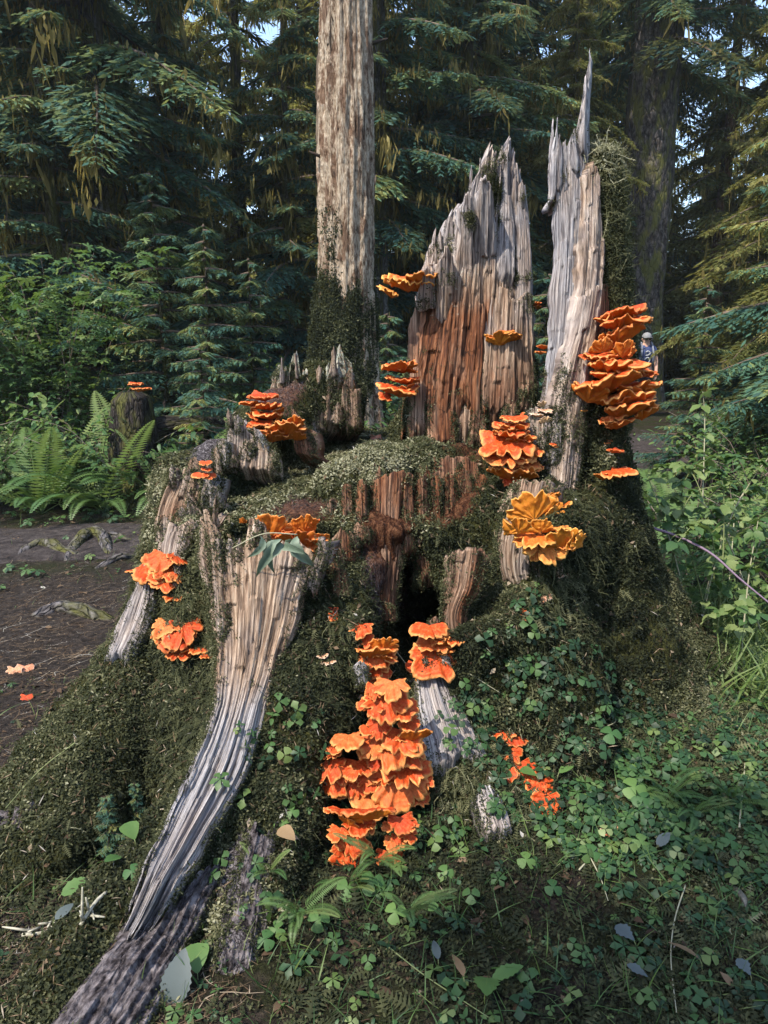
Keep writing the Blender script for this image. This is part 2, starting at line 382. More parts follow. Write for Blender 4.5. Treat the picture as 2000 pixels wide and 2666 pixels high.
# fibrous / lumpy relief: vertical flutes on steep faces, lumps everywhere
steep = 1 - np.abs(bn[:, 2])
th = np.arctan2(BV[:, 1] - 3.3, BV[:, 0] - .1)
flute = (1 - 2.2 * np.abs(n2(th * 7 + BV[:, 0] * 1.5, BV[:, 2] * .8, 21, 2))) + .5 * n2(th * 26, BV[:, 2] * 1.6, 22, 2)
BV = BV + bn * (.034 * fbm(BV * 5, 3, 31) + .016 * fbm(BV * 20, 2, 33) + .034 * steep * flute + .030 * np.abs(fbm(BV * 9, 2, 35)))[:, None]
BT = tri(BQ); bn = vnormals(BV, BT)
bx_, by_ = proj(BV)
def blob(px, py, x, y, rx, ry, rot=0.0):
    c, s = math.cos(rot), math.sin(rot); dx, dy = px - x, py - y
    return np.exp(-(((dx * c + dy * s) / rx) ** 2 + ((-dx * s + dy * c) / ry) ** 2))
nz = fbm(BV * 5, 3, 41)
moss = np.full(len(BV), .85) + .35 * nz
moss -= .9 * blob(bx_, by_, 400, 2400, 90, 130, .55) + 1.0 * blob(bx_, by_, 640, 2240, 55, 110, .3) + 1.0 * blob(bx_, by_, 600, 2520, 60, 110, .2)
moss -= .4 * blob(bx_, by_, 20, 2150, 70, 180, .5) + .8 * blob(bx_, by_, 1475, 2420, 60, 60)
moss -= .9 * blob(bx_, by_, 1010, 1420, 70, 190) + .9 * blob(bx_, by_, 1180, 1300, 80, 70) + .7 * blob(bx_, by_, 1250, 1130, 120, 90)
moss -= .8 * blob(bx_, by_, 780, 1330, 110, 40) + .9 * blob(bx_, by_, 720, 1010, 80, 80) + 1.0 * blob(bx_, by_, 560, 1180, 60, 60)
moss = np.clip(moss, 0, 1)
rot = np.clip(1.2 * blob(bx_, by_, 1080, 1330, 190, 260) + .9 * blob(bx_, by_, 1250, 1150, 150, 150) + .9 * blob(bx_, by_, 760, 1360, 200, 90) + .8 * blob(bx_, by_, 760, 1050, 120, 100) + .7 * blob(bx_, by_, 1200, 1450, 120, 150), 0, 1)
def mat_body():
    m, nt = newmat('mossy_stump_body'); o = objco(nt); g = mapping(nt, o, (1, 1, .22))
    ms = attr(nt, 'moss').outputs['Fac']; rt = attr(nt, 'rot').outputs['Fac']
    fine = noise(nt, g, 60, 6, .68); nz3 = N(nt, 'ShaderNodeTexNoise', {'Vector': o, 'Scale': 16.0, 'Detail': 6.0}).outputs[1]
    wob = N(nt, 'ShaderNodeVectorMath', {0: mapping(nt, o, (75, 75, 26)), 1: N(nt, 'ShaderNodeVectorMath', {0: nz3, 1: (9, 9, 9)}, operation='MULTIPLY').outputs[0]}, operation='ADD').outputs[0]
    pl = N(nt, 'ShaderNodeTexVoronoi', {'Vector': wob, 'Scale': 1.0}, feature='DISTANCE_TO_EDGE').outputs[0]
    gr = noise(nt, mapping(nt, o, (90, 90, 40)), 1.0, 5, .7)
    cracks = math_n(nt, 'ADD', math_n(nt, 'MULTIPLY', gr, .80), math_n(nt, 'MINIMUM', math_n(nt, 'MULTIPLY', pl, .9), .22))
    bark = ramp(nt, cracks, [(.34, (.014, .012, .013)), (.46, (.065, .056, .060)), (.58, (.165, .148, .155)), (.74, (.31, .29, .295))])
    red = ramp(nt, fine, [(.36, (.014, .007, .005)), (.5, (.075, .030, .016)), (.64, (.17, .08, .042))])
    c = mix(nt, rt, bark, red)
    mb = ramp(nt, noise(nt, o, 70, 4, .7), [(.35, (.016, .017, .008)), (.55, (.04, .042, .014)), (.72, (.085, .085, .028))])
    f = ramp(nt, math_n(nt, 'ADD', ms, math_n(nt, 'MULTIPLY', math_n(nt, 'SUBTRACT', noise(nt, o, 18, 5, .7), .5), 1.2)), [(.35, (0,) * 3), (.55, (1,) * 3)])
    c = mix(nt, f, c, mb)
    finish(nt, c, .95, math_n(nt, 'ADD', fine, cracks), 1.0, .02, .1); return m
M['body'] = mat_body()
stump = empty('tree_stump', (0.08, 3.3, 0.0)); SO = np.array([0.08, 3.3, 0.0])
tag(stump, 'huge hollow rotting tree stump with splintered spires and moss covered roots', 'tree stump')
link('root_body', mesh_np('root_body', BV - SO, BQ, M['body'], {'moss': moss, 'rot': rot}), stump)
RAYT = [(BV, BT)]                                              # everything a fungus or plant can grow on

# ------------------------------------------------------------------ exposed splintered wood
SLABS = []
def slab(name, rows, prof, thick=.07, tone=.2, amp=.010, bulge=.03, seed=1, nu=90, nv=70, jag=.03, lich=.0, roll=.03, label=None, foot=.07, grow=.06, mat='wood'):
    Lp = catmull([P(r[0], r[1], r[2]) for r in rows], 240); Rp = catmull([P(r[3], r[4], r[5]) for r in rows], 240)
    ex = (Rp - Lp) * grow; Lp = Lp - ex; Rp = Rp + ex
    u = np.linspace(0, 1, nu); W = np.linalg.norm(Rp - Lp, axis=1).mean(); LN = np.linalg.norm(np.diff((Lp + Rp) / 2, axis=0), axis=1).sum()
    pu, pv = zip(*prof); vm = np.interp(u, pu, pv)
    q = np.floor(u * W / .014 + .6 * n2(u * 9, 0, seed + 5)) ; qq = np.floor(u * W / .045)
    vm = vm + jag * (1.1 * (_hash(qq.astype(np.int64), 3, 1, seed) - .6) + .9 * (_hash(q.astype(np.int64), 7, 2, seed) - .5) + .25 * n2(u * W * 160, 0, seed))
    vm = np.clip(vm, .02, 1.0)
    v0 = np.clip(foot * (.5 + 1.0 * _hash(qq.astype(np.int64), 4, 6, seed) * .6 + .9 * n2(u * 3.3, 5, seed + 15) + .4 * _hash(q.astype(np.int64), 9, 6, seed)), 0, .3)
    v = v0[None, :] + (vm - v0)[None, :] * (np.linspace(0, 1, nv) ** .92)[:, None]; U = np.repeat(u[None], nv, 0)
    k = v * 239; i0 = np.clip(k.astype(int), 0, 238); f = (k - i0)[..., None]
    l = Lp[i0] * (1 - f) + Lp[i0 + 1] * f; r = Rp[i0] * (1 - f) + Rp[i0 + 1] * f
    S = l * (1 - U[..., None]) + r * U[..., None]
    e = r - l; al = (Lp[i0 + 1] - Lp[i0]) * (1 - U[..., None]) + (Rp[i0 + 1] - Rp[i0]) * U[..., None]
    n = np.cross(e, al); n /= np.maximum(np.linalg.norm(n, axis=-1, keepdims=True), 1e-9)
    um, vmz = U * W, v * LN
    wav = .012 * n2(vmz * 5, U * 1.5, seed + 8)
    uw = um + wav
    rid = lambda f, w, sd: 1 - 2 * np.abs(n2(uw * f, vmz * w, sd, 1))                       # sharp fibre ridges
    d = amp * (1.5 * n2(uw * 11, vmz * 1.4, seed + 1, 3) + .55 * rid(46, 2.0, seed + 2) + .45 * n2(uw * 95, vmz * 3.0, seed + 3, 2))
    for cw, ln, am in ((.030, .30, 1.0), (.012, .14, .55)):                                 # broken plates of wood
        ci = np.floor(uw / cw + .35 * n2(vmz * 4, U * 0, seed + 9)).astype(np.int64)
        d = d + amp * am * (_hash(ci, np.floor(vmz / ln + 3 * _hash(ci, 1, 1, seed)).astype(np.int64), 5, seed) - .5)
    ed = np.minimum(U, 1 - U)
    d = d - .06 * smooth(.11, 0, v - v0[None, :]) - roll * smooth(.09, 0, ed)
    dr = .02 * n2(vmz * 9, U * 0, seed + 12) + .006 * n2(vmz * 30, U * 0, seed + 13)       # ragged side edges
    eu = e / np.maximum(np.linalg.norm(e, axis=-1, keepdims=True), 1e-9)
    F_ = S + n * (bulge * 4 * U * (1 - U) + d)[..., None] + eu * (dr * (2 * U - 1) ** 3)[..., None]
    tk = thick * (.22 + .78 * (4 * U * (1 - U)) ** .6) * (1 - .55 * smooth(.6, 1.0, v / vm[None, :].clip(.05)))
    B_ = F_ - n * (tk + .004 + 1.5 * np.abs(d))[..., None]
    V = np.vstack([F_.reshape(-1, 3), B_.reshape(-1, 3)]); nn = nu * nv
    i, j = np.meshgrid(np.arange(nv - 1), np.arange(nu - 1), indexing='ij'); a = i * nu + j
    qf = np.stack([a, a + 1, a + nu + 1, a + nu], -1).reshape(-1, 4); qb = qf[:, ::-1] + nn
    def strip(ix): return np.stack([ix[1:], ix[:-1], ix[:-1] + nn, ix[1:] + nn], -1)
    ring = [strip(np.arange(nu))[:, ::1], strip(np.arange(nu)[::-1] + (nv - 1) * nu), strip((np.arange(nv) * nu)[::-1]), strip(np.arange(nv) * nu + nu - 1)]
    Q = np.vstack([qf, qb] + ring)
    px, py = proj(V); Uf = np.tile(U.ravel(), 2); vf = np.tile(v.ravel(), 2)
    tn = tone(px, py, Uf, vf) if callable(tone) else np.full(len(V), tone)
    tn = np.clip(tn + .12 * fbm(V * 7, 2, seed + 30), 0, 1)
    lc = lich(px, py, Uf, vf) if callable(lich) else np.full(len(V), lich)
    g = np.stack([np.tile(um.ravel(), 2) + seed * 3.1, np.tile(vmz.ravel(), 2), np.zeros(len(V))], -1)
    o = link(name, mesh_np(name, V - SO, Q, M[mat], {'guv': g, 'tone': tn, 'lich': lc}), stump)
    if label: o['label'] = label
    T = tri(Q); RAYT.append((V, T)); SLABS.append((V, T[np.r_[0:len(qf), len(Q):len(Q) + len(qf)]], lc, np.minimum(np.minimum(Uf, 1 - Uf) * W, vf * LN)))
    return o
def grad(a, b, y0, y1): return lambda px, py, u, v: a + (b - a) * smooth(y0, y1, py)
# front left: pale brown slab running down into a bleached root
slab('root_slab', [(285, 2470, 1.55, 360, 2480, 1.57), (345, 2345, 1.67, 440, 2350, 1.69), (400, 2215, 1.80, 520, 2220, 1.83), (490, 2010, 2.03, 640, 2020, 2.06), (555, 1850, 2.20, 690, 1850, 2.22), (562, 1700, 2.335, 738, 1715, 2.35), (548, 1560, 2.44, 782, 1570, 2.44), (530, 1440, 2.52, 815, 1450, 2.50), (520, 1345, 2.57, 830, 1365, 2.55)],
     [(0, .99), (.06, 1.0), (.1, .97), (.13, .90), (.25, .885), (.36, .86), (.42, .90), (.45, .995), (.55, .99), (.59, .92), (.68, .905), (.8, .93), (.9, .90), (.95, .86), (1, .84)], .06,
     lambda px, py, u, v: .44 - .40 * smooth(1700, 1980, py) + .10 * smooth(1500, 1350, py), .017, .035, 101, 160, 230, .02, .08, roll=.07, label='pale brown slab bleaching to grey down the root', foot=.12, grow=.09)
slab('splinter', [(790, 1590, 2.46, 818, 1590, 2.46), (800, 1500, 2.46, 838, 1500, 2.45), (822, 1440, 2.47, 852, 1450, 2.45), (830, 1395, 2.48, 848, 1400, 2.46)], [(0, .9), (.4, 1), (1, .88)], .03, .3, .006, .012, 108, 24, 40, .03)
slab('splinter', [(560, 1720, 2.34, 590, 1720, 2.32), (556, 1560, 2.43, 588, 1570, 2.41), (540, 1420, 2.51, 585, 1430, 2.49), (530, 1330, 2.56, 566, 1320, 2.55)], [(0, .96), (.3, 1), (.6, .9), (1, .7)], .03, .5, .008, .02, 107, 30, 70, .04)
slab('splinter', [(405, 1560, 2.62, 470, 1560, 2.58), (410, 1450, 2.70, 480, 1440, 2.66), (425, 1370, 2.76, 500, 1340, 2.72)], [(0, .7), (.3, .95), (.5, .8), (1, .98)], .05, .4, .014, .01, 109, 44, 60, .16, .25)
# far left grey slab
slab('root_slab', [(240, 1770, 2.50, 320, 1775, 2.46), (280, 1680, 2.57, 370, 1690, 2.54), (325, 1580, 2.64, 400, 1590, 2.62), (362, 1500, 2.72, 408, 1510, 2.70), (392, 1400, 2.80, 425, 1410, 2.78)], [(0, .7), (.3, .8), (.6, .78), (.8, 1), (1, .92)], .06, .12, .016, .02, 111, 80, 100, .08, .1, roll=.06, label='short grey slab over the left root')
# left rim chunks
slab('broken_wall', [(395, 1430, 2.86, 560, 1440, 2.80), (410, 1340, 2.90, 565, 1340, 2.84), (440, 1260, 2.94, 570, 1270, 2.90), (445, 1215, 2.96, 570, 1220, 2.94)], [(0, .99), (.15, .95), (.25, .7), (.4, .82), (.55, .6), (.7, .55), (.8, .75), (1, .62)], .12, lambda px, py, u, v: .45 + .35 * blob(px, py, 470, 1340, 60, 40), .020, .02, 113, 90, 70, .16, .30)
slab('splinter', [(518, 1300, 2.88, 560, 1320, 2.86), (535, 1235, 2.92, 580, 1235, 2.90)], [(0, .9), (.5, 1), (1, .9)], .04, .02, .008, .01, 115, 30, 26, .06, .1)
slab('broken_wall', [(585, 1250, 3.12, 710, 1260, 3.10), (595, 1170, 3.18, 715, 1180, 3.16), (600, 1085, 3.22, 690, 1095, 3.22)], [(0, .95), (.1, 1), (.35, .96), (.5, .8), (.7, .7), (1, .5)], .14, .42, .022, .03, 117, 80, 70, .15, .40)
slab('splinter', [(563, 1230, 3.06, 590, 1230, 3.04), (568, 1140, 3.1, 588, 1140, 3.09)], [(0, .8), (.6, 1), (1, .9)], .03, .25, .006, .01, 118, 16, 20, .05, .3)
# back left chunk
slab('broken_wall', [(705, 1150, 3.66, 925, 1130, 3.74), (712, 1060, 3.70, 935, 1070, 3.78), (720, 985, 3.74, 925, 985, 3.82), (722, 905, 3.78, 915, 900, 3.86)], [(0, .72), (.06, .82), (.2, .75), (.27, .90), (.32, .70), (.45, .66), (.6, .74), (.72, .80), (.78, 1.0), (.84, .88), (.92, .72), (1, .45)], .24, lambda px, py, u, v: .62 + .3 * smooth(.6, .9, u) - .2 * smooth(980, 920, py), .024, .07, 121, 130, 90, .12, lambda px, py, u, v: .75 * smooth(1060, 960, py))
slab('splinter', [(770, 1200, 3.26, 815, 1215, 3.22), (765, 1130, 3.32, 800, 1120, 3.28), (752, 1050, 3.36, 790, 1090, 3.34)], [(0, 1), (.4, .95), (1, .6)], .05, .8, .008, .015, 123, 30, 40, .05)
# tall rear wall: rotten red below, grey above
slab('splintered_wall', [(1046, 1265, 3.42, 1416, 1265, 3.44), (1056, 1030, 3.47, 1402, 1040, 3.48), (1076, 880, 3.50, 1392, 900, 3.52), (1096, 740, 3.54, 1382, 760, 3.57), (1112, 600, 3.58, 1374, 620, 3.62), (1150, 480, 3.62, 1366, 500, 3.66), (1180, 380, 3.66, 1360, 380, 3.70)],
     [(0, .55), (.05, .60), (.13, .70), (.2, .76), (.28, .80), (.36, .86), (.42, .955), (.47, .965), (.52, .92), (.57, .945), (.64, .88), (.69, .90), (.72, .99), (.75, 1.0), (.79, .95), (.84, .93), (.88, .88), (.94, .91), (1, .84)], .20,
     lambda px, py, u, v: np.clip(.20 + .92 * smooth(640, 880, py) * (1 - .40 * smooth(.55, .8, u) * smooth(1100, 850, py)) - .15 * blob(px, py, 1330, 900, 50, 150), 0, 1), .023, .12, 131, 190, 180, .07,
     lambda px, py, u, v: .45 * blob(px, py, 1200, 680, 110, 120) + .35 * blob(px, py, 1140, 800, 60, 80), label='tall jagged wall, grey above and rotten red below', grow=0)
slab('splinter', [(1335, 900, 3.42, 1395, 900, 3.46), (1340, 760, 3.46, 1388, 760, 3.5), (1340, 620, 3.52, 1380, 620, 3.56), (1330, 500, 3.58, 1368, 500, 3.62)], [(0, .85), (.3, .95), (.6, 1), (1, .92)], .05, .18, .010, .02, 133, 40, 80, .03)
slab('splinter', [(1285, 800, 3.40, 1345, 800, 3.42), (1290, 640, 3.47, 1340, 650, 3.49), (1296, 500, 3.55, 1328, 500, 3.57), (1298, 385, 3.62, 1318, 390, 3.62)], [(0, .9), (.3, 1), (.6, .92), (1, .8)], .05, .10, .010, .02, 135, 40, 90, .025)
slab('rotten_plank', [(1250, 1130, 3.35, 1385, 1130, 3.36), (1255, 1000, 3.36, 1390, 1000, 3.38), (1262, 860, 3.40, 1388, 870, 3.42), (1275, 720, 3.45, 1385, 730, 3.47)], [(0, .9), (.3, .97), (.5, .85), (.8, .95), (1, .9)], .05, lambda px, py, u, v: .80 - .35 * smooth(980, 860, py), .015, .03, 137, 70, 90, .05, .2)
# right spire: grey face, and an edge with sunlit warmth put into its tone
slab('spire', [(1392, 1230, 3.02, 1500, 1260, 2.96), (1412, 1030, 3.05, 1512, 1010, 3.00), (1425, 850, 3.08, 1528, 820, 3.06), (1440, 640, 3.12, 1532, 600, 3.10), (1434, 480, 3.14, 1533, 440, 3.12), (1438, 300, 3.16, 1540, 280, 3.14), (1470, 130, 3.18, 1543, 128, 3.16)],
     [(0, .80), (.03, .86), (.06, .80), (.10, .74), (.16, .755), (.24, .74), (.4, .75), (.5, .765), (.62, .79), (.7, .83), (.76, .86), (.80, .93), (.88, .975), (.94, 1.0), (.97, .99), (1, .80)], .09,
     lambda px, py, u, v: .06 + .30 * smooth(900, 1150, py), .014, .03, 141, 110, 200, .028, lambda px, py, u, v: .4 * smooth(900, 1000, py), label='tall grey spire running up to a needle point', grow=0)
slab('spire', [(1400, 1560, 2.70, 1470, 1560, 2.72), (1415, 1420, 2.79, 1490, 1420, 2.81), (1430, 1290, 2.88, 1505, 1290, 2.90), (1440, 1150, 2.93, 1520, 1140, 2.96), (1455, 1000, 2.95, 1545, 990, 3.00), (1490, 860, 2.99, 1552, 850, 3.05), (1515, 700, 3.03, 1562, 700, 3.09), (1524, 560, 3.06, 1556, 560, 3.12), (1528, 420, 3.09, 1548, 420, 3.13)],
     [(0, .95), (.3, 1), (.6, .97), (1, .9)], .06, lambda px, py, u, v: .36 + .12 * u, .016, .02, 143, 60, 220, .03, lambda px, py, u, v: .35 * blob(px, py, 1480, 950, 60, 150), label='pale warm edge of the spire', grow=.02)
slab('rotten_plank', [(1535, 1010, 3.03, 1590, 1000, 3.10), (1545, 880, 3.06, 1592, 880, 3.12), (1555, 740, 3.09, 1580, 740, 3.14)], [(0, .9), (.5, 1), (1, .85)], .04, .95, .010, .015, 145, 36, 60, .05)
# lower columns beneath the spire
slab('rotten_plank', [(1365, 1210, 2.99, 1440, 1220, 2.93), (1368, 1130, 3.0, 1440, 1140, 2.94), (1370, 1060, 3.02, 1432, 1060, 2.97)], [(0, .95), (.5, 1), (1, .9)], .05, .40, .012, .02, 147, 40, 40, .05, .5)
slab('broken_post', [(1330, 1560, 2.72, 1420, 1580, 2.66), (1300, 1450, 2.75, 1400, 1460, 2.68), (1306, 1350, 2.78, 1430, 1350, 2.70), (1325, 1260, 2.82, 1450, 1250, 2.74)], [(0, .93), (.3, 1), (.7, .98), (1, .93)], .14, lambda px, py, u, v: .55 - .15 * u, .018, .05, 149, 80, 100, .06, .30)
slab('root_slab', [(1385, 1640, 2.62, 1440, 1640, 2.62), (1378, 1540, 2.65, 1440, 1540, 2.65), (1372, 1430, 2.68, 1440, 1430, 2.68)], [(0, .95), (.5, 1), (1, .9)], .04, .45, .012, .015, 151, 40, 50, .04, .2)
# grey wood of the right front root
slab('root_slab', [(1140, 2035, 2.20, 1255, 2005, 2.24), (1118, 1930, 2.29, 1225, 1930, 2.32), (1098, 1840, 2.38, 1180, 1830, 2.40), (1085, 1745, 2.48, 1140, 1735, 2.50)], [(0, .98), (.3, 1), (.5, .93), (1, .96)], .05, .10, .014, .035, 153, 80, 80, .03, .05, roll=.05, label='grey fibrous slab on the root beside the fungus stack', grow=.28)
slab('splinter', [(1285, 2195, 2.00, 1330, 2180, 2.02), (1262, 2120, 2.08, 1305, 2110, 2.10), (1245, 2055, 2.15, 1275, 2050, 2.17)], [(0, .9), (.4, 1), (1, .94)], .03, .16, .010, .02, 155, 34, 44, .06, 0, .02, grow=.30)
slab('splinter', [(1235, 1990, 2.24, 1275, 2000, 2.26), (1215, 1945, 2.29, 1240, 1940, 2.31)], [(0, .9), (.4, 1), (1, .9)], .03, .10, .008, .012, 156, 22, 24, .06)
# broken post and small stubs in the bay
slab('broken_post', [(1150, 1690, 2.58, 1235, 1700, 2.56), (1150, 1590, 2.60, 1215, 1600, 2.58), (1165, 1510, 2.61, 1250, 1520, 2.59), (1168, 1430, 2.62, 1268, 1425, 2.60)], [(0, .92), (.15, .97), (.4, .99), (.7, 1), (.9, .98), (1, .9)], .10, lambda px, py, u, v: .62 + .25 * smooth(.5, .8, u), .019, .04, 157, 70, 90, .06, lambda px, py, u, v: .35 * smooth(1560, 1440, py), label='short broken post with a flat mossy top')
slab('splinter', [(1112, 1680, 2.56, 1150, 1690, 2.55), (1118, 1600, 2.58, 1148, 1610, 2.57)], [(0, .8), (.5, 1), (1, .8)], .04, .8, .009, .012, 158, 22, 24, .08, .3)
slab('splinter', [(870, 1570, 2.50, 910, 1570, 2.50), (872, 1500, 2.52, 900, 1500, 2.52), (876, 1475, 2.53, 892, 1475, 2.53)], [(0, .7), (.5, 1), (1, .8)], .03, .85, .008, .012, 159, 20, 30, .05, .2)
slab('splinter', [(930, 1790, 2.30, 965, 1800, 2.30), (925, 1720, 2.35, 950, 1720, 2.35)], [(0, .8), (.5, 1), (1, .8)], .03, .02, .009, .01, 160, 20, 24, .08, .2)
# orange rotten column left of the dark hole, wall over it
slab('rotten_plank', [(975, 1670, 2.70, 1015, 1660, 2.74), (965, 1540, 2.76, 1030, 1520, 2.82), (958, 1400, 2.82, 1060, 1380, 2.88), (965, 1240, 2.90, 1080, 1220, 2.93)], [(0, .94), (.3, .98), (.6, 1), (1, .95)], .08, .86, .016, .04, 161, 60, 120, .03, .15)
slab('rotten_plank', [(1095, 1560, 2.84, 1260, 1560, 2.86), (1080, 1380, 2.90, 1260, 1380, 2.94), (1085, 1190, 3.02, 1245, 1190, 3.08)], [(0, .95), (.5, 1), (1, .95)], .06, .92, .014, .03, 163, 80, 70, .03, .1)
slab('rotten_plank', [(930, 1600, 2.72, 968, 1610, 2.72), (925, 1480, 2.78, 965, 1480, 2.80)], [(0, .8), (.5, 1), (1, .9)], .05, .75, .011, .02, 165, 30, 50, .06, .15)
# layered plates on the tall rear wall
for i, (x0, x1, yb, yt, dy, tn_) in enumerate(((1062, 1120, 1190, 800, .05, .80), (1108, 1190, 1200, 930, .07, .95), (1170, 1240, 1190, 700, .05, .70), (1225, 1268, 1200, 880, .08, .9), (1130, 1185, 880, 640, .04, .35), (1190, 1240, 760, 500, .05, .22), (1236, 1290, 700, 455, .05, .18), (1345, 1392, 1190, 820, .07, .55), (1310, 1350, 1180, 960, .10, .75), (1085, 1140, 830, 690, .04, .3))):
    Yb = 3.36 - dy; Yt = Yb + (yb - yt) / 1500.
    if yb < 1000: Yb += .16; Yt = Yb - .10
    slab('splinter', [(x0, yb, Yb, x1, yb, Yb), (x0 + 3, (yb + yt) / 2, (Yb + Yt) / 2, x1 - 2, (yb + yt) / 2, (Yb + Yt) / 2), (x0 + 8, yt, Yt, x1 - 6, yt, Yt)], [(0, .82), (.25, .93), (.5, 1), (.75, .9), (1, .8)], .04, tn_, .013, .02, 400 + i, 34, 60, .08, .18, .035)
# broken shards standing along the rims
rs = np.random.default_rng(5)
for i, (x0, y0, Y0, x1, y1, Y1, n, hmin, hmax, tn_) in enumerate(((405, 1420, 2.80, 560, 1300, 2.86, 7, 60, 130, .45), (450, 1275, 2.98, 700, 1160, 3.2, 9, 40, 110, .45), (700, 1130, 3.6, 930, 1080, 3.74, 9, 60, 170, .55), (560, 1480, 2.50, 640, 1440, 2.52, 4, 70, 130, .5), (850, 1500, 2.62, 950, 1380, 2.80, 5, 50, 140, .85), (960, 1300, 2.90, 1260, 1290, 2.98, 9, 70, 150, .9), (1310, 1330, 2.80, 1440, 1300, 2.72, 5, 50, 120, .5), (1395, 1180, 2.98, 1460, 1180, 2.94, 5, 80, 190, .3), (1100, 1760, 2.44, 1180, 1700, 2.50, 4, 40, 90, .3), (930, 1640, 2.6, 1010, 1600, 2.72, 4, 60, 150, .8), (1400, 1500, 2.66, 1450, 1480, 2.64, 3, 70, 130, .5))):
    for k in range(n):
        t = (k + rs.uniform(.1, .9)) / n; cx, cyy, YY = x0 + (x1 - x0) * t, y0 + (y1 - y0) * t, Y0 + (Y1 - Y0) * t - .02
        h_ = rs.uniform(hmin, hmax); wd = rs.uniform(12, 30); ln_ = rs.normal(0, 8)
        slab('splinter', [(cx - wd, cyy + h_ * .35, YY - .01, cx + wd, cyy + h_ * .35, YY - .01), (cx - wd * .9 + ln_ * .4, cyy - h_ * .2, YY, cx + wd * .85 + ln_ * .4, cyy - h_ * .2, YY), (cx - wd * .5 + ln_, cyy - h_ * .65, YY + .02, cx + wd * .4 + ln_, cyy - h_ * .65, YY + .02)],
             [(0, rs.uniform(.5, .9)), (.3, rs.uniform(.8, 1)), (.6, rs.uniform(.75, 1)), (1, rs.uniform(.5, .9))], rs.uniform(.025, .05), tn_ + rs.normal(0, .12), .010, .012, 500 + i * 20 + k, 20, 26, .10, rs.uniform(0, .35), .012)
# fissured planks of the rotten wall above the hollow
for i, (x0, x1, yt, yb, Yt, Yb, tn_) in enumerate(((846, 886, 1300, 1520, 2.86, 2.74, .72), (882, 926, 1262, 1500, 2.88, 2.78, .85), (922, 962, 1250, 1600, 2.87, 2.72, .92), (1040, 1082, 1240, 1470, 2.90, 2.82, .95), (1076, 1122, 1236, 1440, 2.92, 2.86, .88), (1118, 1150, 1240, 1470, 2.93, 2.84, 1.0), (1146, 1196, 1225, 1500, 2.96, 2.84, .93), (1192, 1232, 1240, 1520, 2.97, 2.86, .85), (1228, 1276, 1230, 1500, 3.0, 2.90, .95))):
    slab('rotten_plank', [(x0 + rs.normal(0, 4), yb, Yb, x1 + rs.normal(0, 4), yb + 12, Yb), (x0, (yt + yb) / 2, (Yt + Yb) / 2 - .01, x1, (yt + yb) / 2, (Yt + Yb) / 2), (x0 + 4, yt, Yt, x1 - 3, yt, Yt)], [(0, .9), (.3, .98), (.6, 1), (1, .92)], .05, tn_, .017, .025, 800 + i, 36, 90, .06, .12, .025, foot=.10)
# thin torn splinters on the broken tops
for i, (cx, yb, yt, YY, wd, tn_) in enumerate(((1150, 660, 600, 3.50, 9, .3), (1178, 640, 560, 3.50, 11, .25), (1205, 610, 500, 3.50, 10, .2), (1222, 560, 430, 3.52, 9, .2), (1250, 530, 410, 3.53, 11, .25), (1276, 560, 450, 3.53, 8, .3), (1318, 560, 400, 3.54, 9, .2), (1340, 560, 450, 3.55, 8, .25), (1358, 560, 470, 3.56, 10, .3), (1442, 560, 300, 3.10, 7, .05), (1452, 520, 350, 3.10, 6, .1), (1476, 520, 400, 3.10, 8, .05), (1500, 470, 330, 3.09, 8, .05), (1516, 430, 240, 3.10, 8, .08), (1524, 380, 190, 3.11, 6, .05), (1130, 700, 640, 3.48, 10, .3), (735, 1010, 930, 3.66, 10, .4), (775, 1000, 920, 3.66, 8, .4), (868, 1000, 900, 3.70, 10, .45), (905, 1030, 950, 3.72, 9, .5), (830, 1010, 950, 3.68, 9, .5), (600, 1120, 1060, 3.16, 8, .35), (622, 1130, 1080, 3.14, 7, .3), (450, 1280, 1210, 2.90, 8, .4), (500, 1300, 1240, 2.86, 8, .5), (556, 1390, 1290, 2.52, 9, .5), (660, 1440, 1352, 2.48, 8, .45), (690, 1450, 1372, 2.48, 7, .45), (776, 1490, 1410, 2.45, 9, .4))):
    a_ = rs.normal(0, 6)
    slab('splinter', [(cx - wd, yb, YY + .01, cx + wd, yb, YY + .01), (cx - wd * .8 + a_ * .4, (yb + yt) / 2, YY, cx + wd * .7 + a_ * .4, (yb + yt) / 2, YY), (cx - wd * .25 + a_, yt, YY + .01, cx + wd * .2 + a_, yt, YY + .01)], [(0, .8), (.4, 1), (1, .85)], .018, tn_, .006, .006, 900 + i, 10, 30, .10, .15, .004)
M['bark_root'] = mat_bark('root_bark', (.016, .013, .014), (.090, .078, .083), (.23, .207, .216), 0.0, 42, 26, .22)
slab('bark_plate', [(20, 2840, 1.29, 300, 2840, 1.32), (150, 2630, 1.455, 410, 2650, 1.475), (265, 2475, 1.615, 480, 2505, 1.635), (345, 2370, 1.725, 530, 2390, 1.745), (440, 2250, 1.87, 600, 2260, 1.90)], [(0, .9), (.2, .96), (.5, .85), (.8, 1), (1, .9)], .07, .2, .020, .05, 971, 110, 130, .06, 0, .06, mat='bark_root', foot=.02, label='purplish grey bark of the front root')
slab('bark_plate', [(540, 2590, 1.555, 665, 2590, 1.575), (570, 2440, 1.70, 690, 2440, 1.715), (605, 2280, 1.855, 705, 2280, 1.87), (645, 2130, 1.985, 725, 2130, 2.0)], [(0, .8), (.3, .95), (.6, .9), (1, 1)], .05, .2, .018, .03, 973, 70, 90, .08, 0, .05, mat='bark_root', label='bark patch on the middle root')
